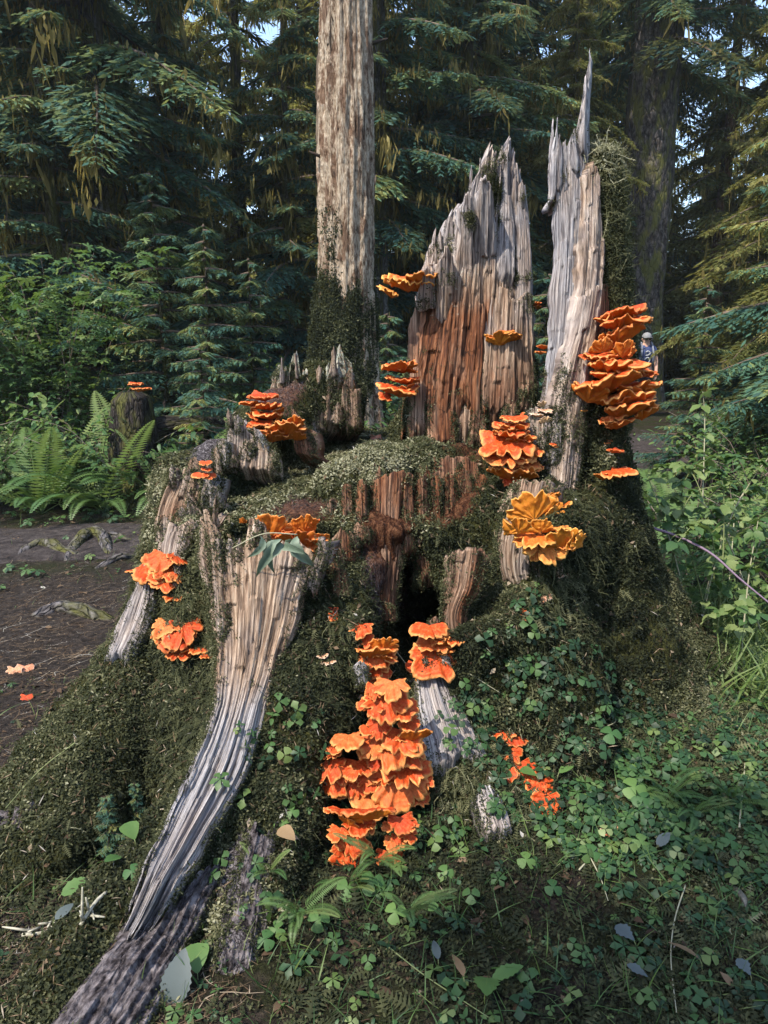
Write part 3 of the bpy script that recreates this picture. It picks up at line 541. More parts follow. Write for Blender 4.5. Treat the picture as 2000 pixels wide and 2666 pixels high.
slab('bark_plate', [(-60, 2360, 1.90, 40, 2390, 1.86), (-30, 2220, 2.02, 70, 2240, 1.98), (10, 2100, 2.12, 110, 2090, 2.08)], [(0, .9), (.5, 1), (1, .8)], .05, .2, .018, .03, 975, 60, 70, .1, 0, .05, mat='bark_root', label='bark showing through moss on the left root')
# ------------------------------------------------------------------ ground, path
def axis(lo, fine0, fine1, hi, st):
    f = np.arange(fine0, fine1, st); up = [f[-1]]; dn = [f[0]]; s = st
    while up[-1] < hi: s *= 1.18; up.append(up[-1] + s)
    s = st
    while dn[-1] > lo: s *= 1.18; dn.append(dn[-1] - s)
    return np.concatenate([dn[:0:-1], f, up[1:]])
ax_, ay_ = axis(-160, -2.6, 2.9, 160, .03), axis(-90, .7, 5.0, 200, .03)
def sheet(ax, ay, fz):
    X, Y = np.meshgrid(ax, ay, indexing='ij'); V = np.stack([X, Y, fz(X, Y)], -1).reshape(-1, 3)
    i, j = np.meshgrid(np.arange(len(ax) - 1), np.arange(len(ay) - 1), indexing='ij'); a = i * len(ay) + j
    return V, np.stack([a, a + len(ay), a + len(ay) + 1, a + 1], -1).reshape(-1, 4)
GV, GQ = sheet(ax_, ay_, ground_z)
def mat_ground():
    m, nt = newmat('forest_floor'); o = objco(nt)
    a = noise(nt, o, 26, 6, .7); b = noise(nt, o, 3.2, 4, .6); c3 = noise(nt, o, 130, 4, .7)
    duff = ramp(nt, a, [(.32, (.010, .008, .007)), (.5, (.032, .025, .020)), (.66, (.075, .058, .045)), (.8, (.14, .11, .085))])
    mossc = ramp(nt, c3, [(.35, (.010, .013, .006)), (.55, (.030, .036, .012)), (.75, (.07, .075, .024))])
    c = mix(nt, ramp(nt, b, [(.42, (0,) * 3), (.58, (1,) * 3)]), duff, mossc)
    sl = attr(nt, 'soil').outputs['Fac']
    bare = ramp(nt, math_n(nt, 'ADD', math_n(nt, 'MULTIPLY', a, .55), math_n(nt, 'MULTIPLY', c3, .45)), [(.38, (.012, .010, .009)), (.5, (.042, .034, .030)), (.62, (.09, .073, .062))])
    c = mix(nt, sl, c, bare)
    finish(nt, c, .95, math_n(nt, 'ADD', a, c3), 1.0, .03, .1); return m
PATH = catmull([(-7.5, 5.3, .8), (-4.2, 5.6, .62), (-2.5, 5.85, .58), (-.9, 6.05, .5), (1.0, 6.6, .6), (3.2, 8.6, .6), (4.2, 12, .6), (3.6, 16.5, .65), (3.9, 24, .8)], 90)
def soil(x, y):
    """bare trodden soil: the path and the worn patch left of the stump"""
    d = np.full(len(x), 9.0)
    for k in range(0, len(PATH), 2): d = np.minimum(d, np.hypot(x - PATH[k, 0], y - PATH[k, 1]) / PATH[k, 2])
    px, py = proj(np.stack([x, y, 0 * x], 1)); nq = .25 * n2(x * 2.5, y * 2.5, 78)
    return np.clip(np.maximum(smooth(1.15, .85, d + nq * .3), np.maximum(smooth(-.80, -1.1, x + nq) * smooth(5.4, 4.6, y) * smooth(2.0, 2.6, y), .8 * blob(px, py, 120, 2500, 220, 190) * (y < 2.5) * (y > 0))), 0, 1)
M['ground'] = mat_ground()
gnd = tag(link('ground', mesh_np('ground', GV, GQ, M['ground'], {'soil': soil(GV[:, 0], GV[:, 1])})), kind='structure')
def mat_path():
    m, nt = newmat('trodden_soil'); o = objco(nt)
    a = noise(nt, o, 14, 6, .7); c3 = noise(nt, o, 90, 4, .75)
    c = ramp(nt, math_n(nt, 'ADD', math_n(nt, 'MULTIPLY', a, .6), math_n(nt, 'MULTIPLY', c3, .4)), [(.38, (.014, .012, .012)), (.5, (.045, .038, .037)), (.62, (.09, .076, .072))])
    finish(nt, c, .95, math_n(nt, 'ADD', a, c3), .9, .02, .1); return m
M['path'] = mat_path()
def path_sheet():
    t = np.gradient(PATH[:, :2], axis=0); t /= np.linalg.norm(t, axis=1, keepdims=True); nrm = np.stack([-t[:, 1], t[:, 0]], 1)
    w = np.linspace(-1, 1, 11); k = np.arange(len(PATH))[:, None]
    edge = PATH[:, 2:3] * (1 + .18 * n2(k * .5, np.sign(w)[None] * 4, 77)) * w[None]
    XY = PATH[:, None, :2] + nrm[:, None] * edge[..., None]
    Z = ground_z(XY[..., 0], XY[..., 1]) + .012 - .010 * np.abs(w)[None] ** 6
    V = np.concatenate([XY, Z[..., None]], -1).reshape(-1, 3)
    i, j = np.meshgrid(np.arange(len(PATH) - 1), np.arange(10), indexing='ij'); a = i * 11 + j
    return V, np.stack([a, a + 11, a + 12, a + 1], -1).reshape(-1, 4)[:, ::-1]
pv_, pq_ = path_sheet(); pth = tag(link('path', mesh_np('path', pv_, pq_, M['path'])), kind='structure')
xs, ys = ax_, ay_
RAYT.append((GV, tri(GQ)))
RV = np.vstack([v for v, t in RAYT]); off = np.cumsum([0] + [len(v) for v, t in RAYT[:-1]]); RT = np.vstack([t + o for (v, t), o in zip(RAYT, off)])
BVH = BVHTree.FromPolygons(RV.tolist(), RT.tolist())
def hit(px, py):
    d = Vector(ray(px, py)).normalized(); h = BVH.ray_cast(Vector((0, 0, CAM_Z)), d)
    return (None, None) if h[0] is None else (np.array(h[0]), np.array(h[1]))
# ------------------------------------------------------------------ bracket fungi
def mat_fungus(name, top0, top1, edge, under):
    m, nt = newmat(name); o = objco(nt); r = attr(nt, 'rad').outputs['Fac']; t = attr(nt, 'topf').outputs['Fac']; ca = attr(nt, 'guv').outputs['Vector']
    st = noise(nt, mapping(nt, ca, (9, 3, 1)), 1.0, 4, .6); bl = noise(nt, o, 45, 4, .65)
    c = mix(nt, ramp(nt, st, [(.35, (0,) * 3), (.65, (1,) * 3)]), top0, top1)
    c = mix(nt, ramp(nt, bl, [(.58, (0,) * 3), (.76, (.35,) * 3)]), c, edge)
    zn = noise(nt, mapping(nt, ca, (1.5, 2.2, 1), (0, 5, 0)), 1.0, 3, .6)
    c = mix(nt, ramp(nt, zn, [(.52, (0,) * 3), (.68, (.30,) * 3)]), c, edge)
    c = mix(nt, ramp(nt, noise(nt, o, 150, 3, .6), [(.66, (0,) * 3), (.74, (.7,) * 3)]), c, (.10, .03, .01))
    c = mix(nt, ramp(nt, math_n(nt, 'ADD', r, math_n(nt, 'MULTIPLY', math_n(nt, 'SUBTRACT', bl, .5), .22)), [(.86, (0,) * 3), (.98, (.85,) * 3)]), c, edge)
    rnd = N(nt, 'ShaderNodeObjectInfo').outputs['Random']                  # age of each shelf
    c = mix(nt, ramp(nt, rnd, [(.0, (.55,) * 3), (.35, (0,) * 3)]), c, (.36, .026, .006)); c = mix(nt, ramp(nt, rnd, [(.72, (0,) * 3), (1.0, (.30,) * 3)]), c, edge)
    u = mix(nt, ramp(nt, bl, [(.4, (0,) * 3), (.7, (.5,) * 3)]), under, top1)
    c = mix(nt, t, u, c)
    finish(nt, c, .62, math_n(nt, 'ADD', math_n(nt, 'MULTIPLY', st, .6), bl), .55, .006, .3, trans=(.14, mix(nt, .5, c, (.7, .22, .03)))); return m
M['fungus'] = mat_fungus('orange_fungus', (.40, .034, .004), (.55, .080, .010), (.74, .36, .11), (.48, .145, .013))
M['fungus_pale'] = mat_fungus('faded_fungus', (.50, .22, .11), (.62, .36, .22), (.70, .60, .48), (.58, .40, .20))
M['fungus_yellow'] = mat_fungus('yellow_fungus', (.50, .085, .010), (.60, .150, .018), (.74, .42, .11), (.52, .195, .017))
def cap_mesh(seed, R, asp=1.0, wave=1.0, mat='fungus', frill=1.0):
    na, nr = 64, 12; A = math.radians(112)
    a = np.linspace(-A, A, na)[None]; r = (np.linspace(0, 1, nr) ** .8)[:, None]
    out = (1 + .17 * n2(a * 1.6, seed, seed, 1) + .13 * frill * n2(a * 4.5, seed, seed + 1, 1) + .075 * frill * n2(a * 13, seed, seed + 2, 1) + .04 * frill * n2(a * 26, seed, seed + 9, 1)) * (1 - .30 * (np.abs(a) / A) ** 3)
    for k in range(2 + seed % 3):                                   # clefts between lobes
        ac = (_hash(seed, k, 4, 9) * 2 - 1) * A * .8; out = out * (1 - (.16 + .24 * _hash(seed, k, 5, 9)) * np.exp(-((a - ac) / .11) ** 2))
    lobes = n2(a * 2.2, 3.3, seed + 3, 2)
    X = R * asp * r * out * np.cos(a); Y = R * r * out * np.sin(a)
    rip = np.sin(a * (9 + seed % 5) + 2 * n2(a * 2, 1, seed + 4)) * .05 * frill + .13 * frill * n2(a * 7, 2, seed + 5, 2) + .06 * frill * n2(a * 17, 2, seed + 8, 1)
    H = R * (.12 * r - .16 * r ** 2.2 + wave * r ** 2 * (.26 * lobes + rip) + .020 * np.sin(r * 17 + 3 * lobes) * r + .06 * n2(a * 5, r * 5, seed + 6, 2) * r + .03 * n2(a * 14, r * 9, seed + 10, 1) * r)
    th = R * (.34 * (1 - r) ** .9 + .036 + .045 * np.sin(np.pi * r)) * (1 + .15 * n2(a * 3, r * 3, seed + 7))
    # rounded lip
    top = np.stack([X, Y, H], -1); bot = np.stack([X * (1 - .03 * r), Y * (1 - .03 * r), H - th], -1)
    V = np.vstack([top.reshape(-1, 3), bot.reshape(-1, 3)]); n1 = nr * na
    i, j = np.meshgrid(np.arange(nr - 1), np.arange(na - 1), indexing='ij'); q = i * na + j
    qt = np.stack([q, q + na, q + na + 1, q + 1], -1).reshape(-1, 4); qb = qt[:, ::-1] + n1
    e = (nr - 1) * na + np.arange(na - 1); qe = np.stack([e, e + n1, e + n1 + 1, e + 1], -1)
    s0 = np.arange(nr - 1) * na; s1 = s0 + na - 1
    qs = np.vstack([np.stack([s0, s0 + n1, s0 + na + n1, s0 + na], -1), np.stack([s1 + na, s1 + na + n1, s1 + n1, s1], -1)])
    rad = np.tile((r + 0 * a).ravel(), 2); tf = np.repeat([1.0, 0.0], n1)
    g = np.stack([np.tile((a + 0 * r).ravel(), 2) + seed, rad * R * 30, np.zeros(2 * n1)], -1)
    return mesh_np('cap', V, np.vstack([qt, qb, qe, qs]), M[mat], {'rad': rad, 'topf': tf, 'guv': g})
_cs = [0]
def cluster(label, caps, Y=None, mat='fungus', group=None, name='bracket_fungus', frill=1.0):
    """caps: (px, py, width_px, tilt, yaw, roll=0)"""
    c0 = None; root = None; rc = np.random.default_rng(len(label) * 31 + len(caps)); more = []
    for cp in caps:                                                # smaller lobes crowding round each big cap
        if cp[2] < 56: continue
        for q in range(1 if len(caps) > 14 else (2 if cp[2] > 80 else 1)):
            s = rc.choice([-1, 1]); more.append((cp[0] + s * cp[2] * rc.uniform(.18, .42), cp[1] + cp[2] * rc.uniform(-.05, .24), cp[2] * rc.uniform(.42, .66), cp[3] + rc.normal(0, 16), cp[4] + s * rc.uniform(5, 40), rc.normal(0, 14)))
    caps = list(caps) + more
    for cp in caps:
        px, py, w, tl, yw = cp[:5]; ro = cp[5] if len(cp) > 5 else 0
        if Y is None:
            h, _ = hit(px, py); Yc = h[1]
        else: Yc = Y
        R = .5 * w / FPX * Yc * 1.2
        t, y_ = math.radians(tl), math.radians(yw)
        o = np.array([math.sin(y_) * math.cos(t), -math.cos(y_) * math.cos(t), math.sin(t)])
        up = np.array([-math.sin(y_) * math.sin(t), math.cos(y_) * math.sin(t), math.cos(t)])
        sd = np.cross(up, o); rr_ = math.radians(ro); s2 = sd * math.cos(rr_) + up * math.sin(rr_); u2 = np.cross(o, s2)
        d = ray(px, py); d = d / np.linalg.norm(d)
        cen = P(px, py, Yc) - d * R * .26
        org = cen - o * R * .42
        if root is None:
            root = empty(name, org); c0 = org
            tag(root, label, 'fungus', group)
        frill_ = frill * .8; _cs[0] += 1; sdn = 300 + _cs[0] * 7
        ob = link('cap', cap_mesh(sdn, R, .95 + .25 * _hash(sdn, 1, 1, 3), .75 + .6 * _hash(sdn, 2, 1, 3), mat, frill_), root)
        Mx = Matrix.Identity(4)
        for c, vec in enumerate((o, s2, u2)):
            for q in range(3): Mx[q][c] = float(vec[q])
        for q in range(3): Mx[q][3] = float(org[q] - c0[q])
        ob.matrix_local = Mx
    return root
cluster('orange bracket fungus jutting from the shoulder of the tall jagged wall', [(1074, 722, 120, 12, -30, 8), (1046, 728, 110, 8, -50, -6), (1090, 738, 80, 2, -15)], 3.46, 'fungus_yellow')
cluster('two tiers of orange fungus low on the left edge of the red rotten wall', [(1034, 948, 94, 6, -40, 5), (1052, 985, 76, 2, -25), (1026, 1008, 108, 8, -45, -8), (1052, 1012, 66, 5, -15)], 3.36)
cluster('small yellow bracket alone high on the face of the rotten wall', [(1300, 878, 62, 35, -20, 10), (1330, 872, 60, 20, 20, -8), (1322, 862, 40, -5, 0)], None, 'fungus_yellow')
cluster('tiny orange fungus peeping between the wall and the spire', [(1394, 788, 30, 0, 20), (1398, 798, 26, 5, 0)], 3.5)
cluster('orange fungus wedged in the gap left of the grey spire', [(1413, 900, 34, 15, -30), (1408, 915, 34, 0, -20)], 3.15)
cluster('leafy stack of orange fungus against the frosty back chunk', [(675, 1030, 82, -8, -30), (688, 1052, 84, 0, -35), (690, 1076, 86, 0, -30), (680, 1098, 66, -5, -20), (655, 1108, 50, 0, -50)], 3.42)
cluster('spreading orange fungus at the foot of the frosty back chunk', [(745, 1112, 104, 28, -5), (712, 1122, 76, 16, -30), (760, 1098, 66, 42, 15), (735, 1132, 60, 8, -10)], 3.25)
cluster('knobbly rust coloured fungus on the mossy left rim', [(533, 1205, 34, -20, 0), (540, 1222, 30, -10, 20), (520, 1238, 46, -20, -20), (545, 1240, 36, -30, 20)], 2.86, frill=.5)
cluster('orange fungus crowd behind the top of the brown front slab', [(700, 1372, 112, 62, -8, 6), (772, 1368, 56, 66, 10), (795, 1362, 66, 60, 15, -14), (770, 1398, 120, 38, 5), (740, 1390, 80, 30, -10), (800, 1420, 92, -22, 0), (810, 1450, 80, -26, 5), (818, 1476, 58, -32, 0), (836, 1400, 52, 50, 30), (660, 1368, 34, 60, -20)], 2.62)
cluster('single tiny orange button beside the brown front slab', [(633, 1355, 22, 60, 0)], 2.66, frill=.3)
cluster('salmon orange fungus topping the short grey slab', [(425, 1458, 96, -30, 0), (400, 1485, 120, -22, -15), (440, 1492, 96, -28, 10), (435, 1522, 60, -26, 5), (455, 1556, 58, 4, 20)], None)
cluster('broad orange fungus on the moss below the short grey slab', [(428, 1634, 100, -24, -20), (470, 1648, 110, -30, 0), (500, 1618, 44, -30, 10), (455, 1668, 96, -22, -10), (515, 1690, 92, 2, 15), (465, 1704, 74, -18, -5)], None)
cluster('dried pinkish fungus pair on the moss hump', [(838, 1708, 32, -20, -15), (858, 1724, 42, 5, 20)], None, 'fungus_pale')
cluster('little coral orange fungus beside a grey splinter on moss', [(866, 1590, 34, -30, 0), (868, 1606, 30, -40, 10)], None, frill=.6)
cluster('shrivelled brown orange fungus curl above the main stack', [(930, 1812, 34, -30, 0), (945, 1822, 26, -10, 20)], None, 'fungus_pale')
cluster('orange fungus climbing the left lip of the dark hole', [(940, 1638, 66, -30, -10), (950, 1666, 60, -26, 0), (968, 1692, 116, 30, 5), (1000, 1672, 76, 60, 35, -20), (985, 1714, 104, -34, 10), (972, 1742, 92, -32, 0), (985, 1768, 64, -26, 0)], 2.42)
cluster('orange fungus fan on the right lip of the dark hole', [(1118, 1642, 100, -14, -5), (1172, 1668, 92, 6, 15), (1136, 1682, 92, -22, 0), (1132, 1722, 136, -42, 0), (1074, 1736, 50, -34, -25)], 2.46)
cluster('great tiered stack of orange fungus down the front gully', [(1020, 1792, 104, -22, -5, 6), (1000, 1838, 130, -38, -8, -5), (1052, 1850, 84, -24, 18), (1066, 1884, 70, -20, 26), (1082, 1906, 100, 34, 38, -18), (1040, 1924, 116, -36, 6), (1012, 1952, 168, -26, -10, 5), (1066, 1966, 110, -34, 14), (900, 1926, 104, -2, -14, 8), (862, 1962, 54, -20, -40), (850, 2000, 108, -34, -26, -8), (930, 2004, 116, -24, 2, 6), (866, 2034, 124, -60, -14), (928, 2052, 84, -50, 2), (1056, 2008, 150, -14, 16, -6), (1002, 2026, 76, 6, 0), (1044, 2052, 186, -54, 8, 4), (975, 2080, 150, -16, -6), (985, 1900, 80, -44, -10), (1000, 1988, 96, -40, 0), (960, 2034, 80, -48, -5)], 2.20)
cluster('rust orange fungus hanging low above the small fern', [(880, 2108, 70, 24, -20), (960, 2108, 140, 34, 5), (880, 2170, 76, -10, -20), (930, 2150, 90, -5, 0), (1045, 2146, 84, -34, 10), (1062, 2176, 66, -36, 20), (1028, 2196, 60, -30, 0), (915, 2200, 96, -52, -5), (898, 2242, 100, -66, -10), (940, 2256, 74, -56, 5), (1012, 2236, 80, -44, 5)], 2.02)
cluster('ruffled red orange fungus between rotten wall and spire foot', [(1342, 1088, 66, -8, 5), (1335, 1106, 84, -4, 0), (1332, 1124, 90, 2, -5), (1318, 1112, 60, 20, -40), (1362, 1138, 76, 16, 15), (1318, 1160, 140, -26, -10), (1372, 1176, 100, -24, 10), (1325, 1190, 130, -18, -8), (1372, 1206, 92, -24, 10), (1335, 1222, 124, 18, -5), (1328, 1250, 52, -30, 0)], 2.92)
cluster('small peach coloured caps at the foot of the spire', [(1414, 1050, 34, 40, -20), (1422, 1068, 40, -10, 10), (1398, 1078, 40, 5, -30), (1420, 1092, 32, 50, 0)], None, 'fungus_pale')
cluster('lone orange bud on the pale warm edge of the spire', [(1442, 1156, 24, -20, 0), (1448, 1160, 20, -30, 20)], None, frill=.4)
cluster('tiny ochre bud where wood meets dark moss on the spire', [(1520, 1068, 24, 0, 0)], None, 'fungus_yellow', frill=.4)
cluster('broad amber fungus fan turned up under the spire', [(1392, 1312, 128, 68, -6, 4), (1462, 1322, 66, 26, 28, 20), (1440, 1286, 46, 20, 10), (1352, 1330, 40, 40, -30)], None, 'fungus_yellow')
cluster('amber rosette of fungus below the upturned fan', [(1348, 1366, 74, 56, -28, 10), (1408, 1366, 62, 64, 0), (1466, 1394, 104, 50, 26, -8), (1396, 1402, 104, -16, -8), (1474, 1422, 64, 8, 36), (1418, 1430, 108, -42, 0), (1460, 1374, 58, 6, 20)], 2.56, 'fungus_yellow')
cluster('thick upper shelves of rusty fungus on the mossy spire side', [(1628, 806, 112, 6, 48, 6), (1636, 832, 116, 8, 52), (1618, 866, 122, 34, 30, 8)], 3.0)
cluster('huge layered orange fungus bulging from the mossy spire side', [(1566, 896, 62, 58, 5, 10), (1560, 926, 84, -4, 0), (1610, 942, 136, 4, 40), (1652, 960, 108, -2, 60), (1622, 908, 66, 52, 45, -24), (1598, 984, 176, 14, 25, 8), (1658, 1000, 112, 10, 62), (1640, 1024, 140, 14, 50), (1646, 1056, 136, 12, 52, -6), (1622, 1096, 84, 10, 40)], 2.92)
cluster('dark orange scrap of fungus in moss under the layered bulge', [(1581, 1152, 22, -10, 0), (1588, 1146, 18, -20, 20)], None, frill=.5)
cluster('low rusty shelf against the ferns on the mossy spire side', [(1606, 1172, 50, -10, 40), (1612, 1226, 92, 4, 42, 6)], 2.90)
cluster('pinkish buttons on moss right of the amber rosette', [(1456, 1500, 28, -10, 0), (1474, 1494, 20, -20, 15)], None, 'fungus_pale', frill=.4)
cluster('drooping cream cap dripping below the amber rosette', [(1420, 1552, 40, -30, 0), (1412, 1560, 26, -50, 0)], None, 'fungus_pale', frill=.5)
cluster('coral sprig of orange fungus among leaves in the bay', [(1370, 1590, 30, -20, 0), (1366, 1608, 28, -30, 0)], None, frill=.7)
cluster('orange fungus trail creeping down moss among leaves', [(1310, 1908, 78, -30, -10), (1345, 1920, 70, -26, 10), (1325, 1970, 78, -40, 0), (1352, 2010, 98, -36, 5), (1394, 2034, 106, -36, 10), (1412, 2056, 84, -40, 15), (1345, 2025, 61, -20, -15)], None)
cluster('coral pink fungus tuft at the end of the creeping trail', [(1424, 2096, 86, -62, 0), (1432, 2112, 56, -50, 10), (1420, 2078, 50, -30, 0)], None)
cluster('weathered buff fungus lying on the leafy ground', [(1590, 2166, 60, -30, 0), (1600, 2172, 44, -20, 20)], None, 'fungus_pale')
cluster('broken white and orange fungus chunk on the bare soil', [(34, 1750, 50, -36, 0), (62, 1744, 50, -30, 10)], None, 'fungus_pale')
cluster('small orange fungus fragment dropped near the mossy root', [(66, 1818, 36, -30, 0)], None, frill=.6)
cluster('whitish frilled cap on the moss platform', [(978, 1138, 30, -20, 0), (984, 1144, 24, -10, 15)], None, 'fungus_pale', frill=.6)
# ------------------------------------------------------------------ small leaf shapes (base at origin, growing along +y, face +z)
def leaf(l, w, n=4, tooth=0.0, fold=.12, droop=.15, shape='oval'):
    t = np.linspace(0, 1, n + 1)
    if shape == 'oval': hw = np.sin(np.pi * t ** .85) ** .8
    elif shape == 'heart': hw = np.interp(t, [0, .3, .7, .9, 1], [.10, .62, 1.0, .85, .25])
    elif shape == 'wedge': hw = np.interp(t, [0, .25, .6, .85, 1], [.06, .45, 1.0, .72, .05])
    else: hw = np.interp(t, [0, .12, 1], [.5, 1, 0])
    if tooth: hw = hw * (1 + tooth * np.where(np.arange(n + 1) % 2, 1, -1))
    hw = hw * w / 2; z = -droop * l * t ** 2
    L = np.stack([-hw, t * l, z + fold * hw], 1); C = np.stack([0 * t, t * l, z], 1); R = np.stack([hw, t * l, z + fold * hw], 1)
    V = np.stack([L, C, R], 1).reshape(-1, 3); F = []
    for i in range(n):
        a = 3 * i; F += [(a, a + 1, a + 4), (a, a + 4, a + 3), (a + 1, a + 2, a + 5), (a + 1, a + 5, a + 4)]
    return V, np.array(F)
def rz(a): c, s = math.cos(a), math.sin(a); return np.array([[c, -s, 0], [s, c, 0], [0, 0, 1]])
def rx(a): c, s = math.cos(a), math.sin(a); return np.array([[1, 0, 0], [0, c, -s], [0, s, c]])
def join(parts):
    V, F, n = [], [], 0
    for v, f in parts: V.append(v); F.append(f + n); n += len(v)
    return np.vstack(V), np.vstack(F)
def stem(h, r=.0012, bend=.0):
    t = np.linspace(0, 1, 3); c = np.stack([bend * t ** 2, 0 * t, h * t], 1)
    V, Q, T, g = tube(c, r, 3, False); return V, tri(Q)
def whorl(lf, angs, tilt, h, r0=.002, st=True):
    ps = [((lf[0] + [0, r0, 0]) @ rx(tilt).T @ rz(a).T + [0, 0, h], lf[1]) for a in angs]
    if st and h > 0: ps.append(stem(h))
    return join(ps)
D_ = math.radians
trefoil = whorl(leaf(.032, .026, 5, .10, .15, .2, 'wedge'), [D_(-95), 0, D_(95)], D_(-8), .035)
five = whorl(leaf(.032, .019, 5, .09, .15, .25, 'wedge'), [D_(a) for a in (-130, -65, 0, 65, 130)], D_(-6), .03)
oxalis = whorl(leaf(.024, .030, 4, 0, -.10, .18, 'heart'), [D_(a) for a in (0, 120, 240)], D_(-10), .05)
sprout = join([whorl(leaf(.03, .015, 4, .05, .2, .3), [D_(a) for a in (20, 200)], D_(15), .02), whorl(leaf(.022, .012, 3, 0, .2, .3), [D_(a) for a in (110, 290)], D_(25), .035)])
blade = leaf(.11, .005, 4, 0, .3, .55, 'blade'); blade = (blade[0] @ rx(D_(65)).T, blade[1])
def moss_tuft(l, w, k, spread, seed):
    r = np.random.default_rng(seed); ps = []
    for i in range(k):
        ll = l * r.uniform(.7, 1.2); V = np.array([[0, 0, 0], [w / 2, ll * .5, .001], [0, ll, 0], [-w / 2, ll * .5, .001]])
        ps.append((V @ rx(r.uniform(D_(-5), D_(75))).T @ rz(r.uniform(0, 6.28)).T + np.append(r.normal(0, spread, 2), r.uniform(0, .008)), np.array([[0, 1, 2], [0, 2, 3]])))
    return join(ps)
TUFT = [moss_tuft(.010, .0062, 4, .007, 1), moss_tuft(.008, .0058, 5, .008, 2), moss_tuft(.014, .0048, 4, .006, 3)]
def feather(l, k, w, seed):
    """feathery moss frond lying along +y"""
    ps = []
    for i in range(k):
        t = .12 + .85 * i / k; ln = l * .30 * (1 - .75 * t)
        for s in (-1, 1):
            V = np.array([[0, t * l, .002], [0, t * l + w, .002], [s * ln, t * l + ln * .5, -.002]]); ps.append((V, np.array([[0, 1, 2]])))
    V = np.array([[-w * .3, 0, 0], [w * .3, 0, 0], [0, l, .003]]); ps.append((V, np.array([[0, 1, 2]])))
    return join(ps)
FEATH = [feather(.05, 6, .006, 1), feather(.065, 7, .006, 2)]
def strand(l, w, seed):
    r = np.random.default_rng(seed); n = 6; t = np.linspace(0, 1, n)
    c = np.stack([l * .25 * np.sin(t * r.uniform(2, 5) + r.uniform(0, 6)), l * t, .012 + .012 * np.sin(t * 7 + r.uniform(0, 6))], 1); c -= c[0]
    hw = (w * (1 - .7 * t))[:, None] / 2; V = np.vstack([c - [1, 0, 0] * hw, c + [1, 0, 0] * hw])
    F = [f for i in range(n - 1) for f in ((i, i + n, i + n + 1), (i, i + n + 1, i + 1))]
    # a few side barbs
    ps = [(V, np.array(F))]
    for i in range(1, n - 1):
        a = r.choice([-1, 1]); b = c[i] + [a * l * .13, l * .06, .004]; ps.append((np.array([c[i], c[i] + [0, w * .8, 0], b]), np.array([[0, 1, 2]])))
    return join(ps)
STR = [strand(.08, .0035, k) for k in range(5)]
M['moss'] = mat_leaf('moss_leaf', [(0, (.010, .013, .009)), (.35, (.028, .034, .018)), (.6, (.064, .070, .034)), (.82, (.155, .155, .085)), (1, (.30, .295, .20))], .25, (.10, .10, .01), .8, .1)
M['herb'] = mat_leaf('herb_leaf', [(0, (.012, .032, .014)), (.3, (.026, .068, .026)), (.55, (.055, .115, .034)), (.78, (.105, .155, .042)), (1, (.19, .24, .10))], .30, (.10, .16, .01), .5, .35)
M['litter'] = mat_leaf('leaf_litter', [(0, (.02, .013, .009)), (.4, (.075, .048, .03)), (.7, (.17, .12, .075)), (.9, (.28, .23, .17)), (1, (.36, .38, .38))], .15, (.1, .05, .01), .8, .15)
M['twig'] = mat_leaf('twig_bark', [(0, (.03, .022, .018)), (.5, (.10, .075, .058)), (1, (.28, .23, .20))], .0001, (0, 0, 0), .9, .15)

# ------------------------------------------------------------------ moss on the stump
fm = moss[BT].mean(1); fn = np.cross(BV[BT[:, 1]] - BV[BT[:, 0]], BV[BT[:, 2]] - BV[BT[:, 0]]); fn /= np.maximum(np.linalg.norm(fn, axis=1, keepdims=True), 1e-12)
fc = BV[BT].mean(1); toc = np.array([0, 0, CAM_Z]) - fc; dist = np.linalg.norm(toc, axis=1); face = (fn * toc).sum(1) / dist
w = np.clip(fm - .25, 0, 1) * smooth(-.35, .15, face) * np.clip(2.6 / dist, .4, 1.6) ** 1.6 * (fc[:, 2] > -.04)
pos, nr, fi = sample_tris(BV, BT, 120000, w * np.clip(.55 + 1.5 * fbm(fc * 7, 3, 66), .08, 1), 5)
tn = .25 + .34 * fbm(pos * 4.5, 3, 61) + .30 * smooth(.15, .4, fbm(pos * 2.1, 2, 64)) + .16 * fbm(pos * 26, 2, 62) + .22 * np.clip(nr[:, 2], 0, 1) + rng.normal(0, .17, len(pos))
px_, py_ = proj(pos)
tn += .24 * blob(px_, py_, 700, 1280, 330, 150) + .20 * blob(px_, py_, 950, 1200, 180, 110) + .14 * blob(px_, py_, 440, 1420, 110, 200) - .10 * blob(px_, py_, 1700, 1700, 250, 350)  # tint carries light: sunlit platform and rim brighter, shaded right flank darker
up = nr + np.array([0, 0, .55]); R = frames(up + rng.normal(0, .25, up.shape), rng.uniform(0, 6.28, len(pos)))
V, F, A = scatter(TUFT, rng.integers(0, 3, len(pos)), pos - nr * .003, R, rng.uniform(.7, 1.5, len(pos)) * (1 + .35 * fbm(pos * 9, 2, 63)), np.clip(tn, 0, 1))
tag(link('moss_carpet', mesh_np('moss_carpet', V - SO, F, M['moss'], A, False), stump), kind='stuff')
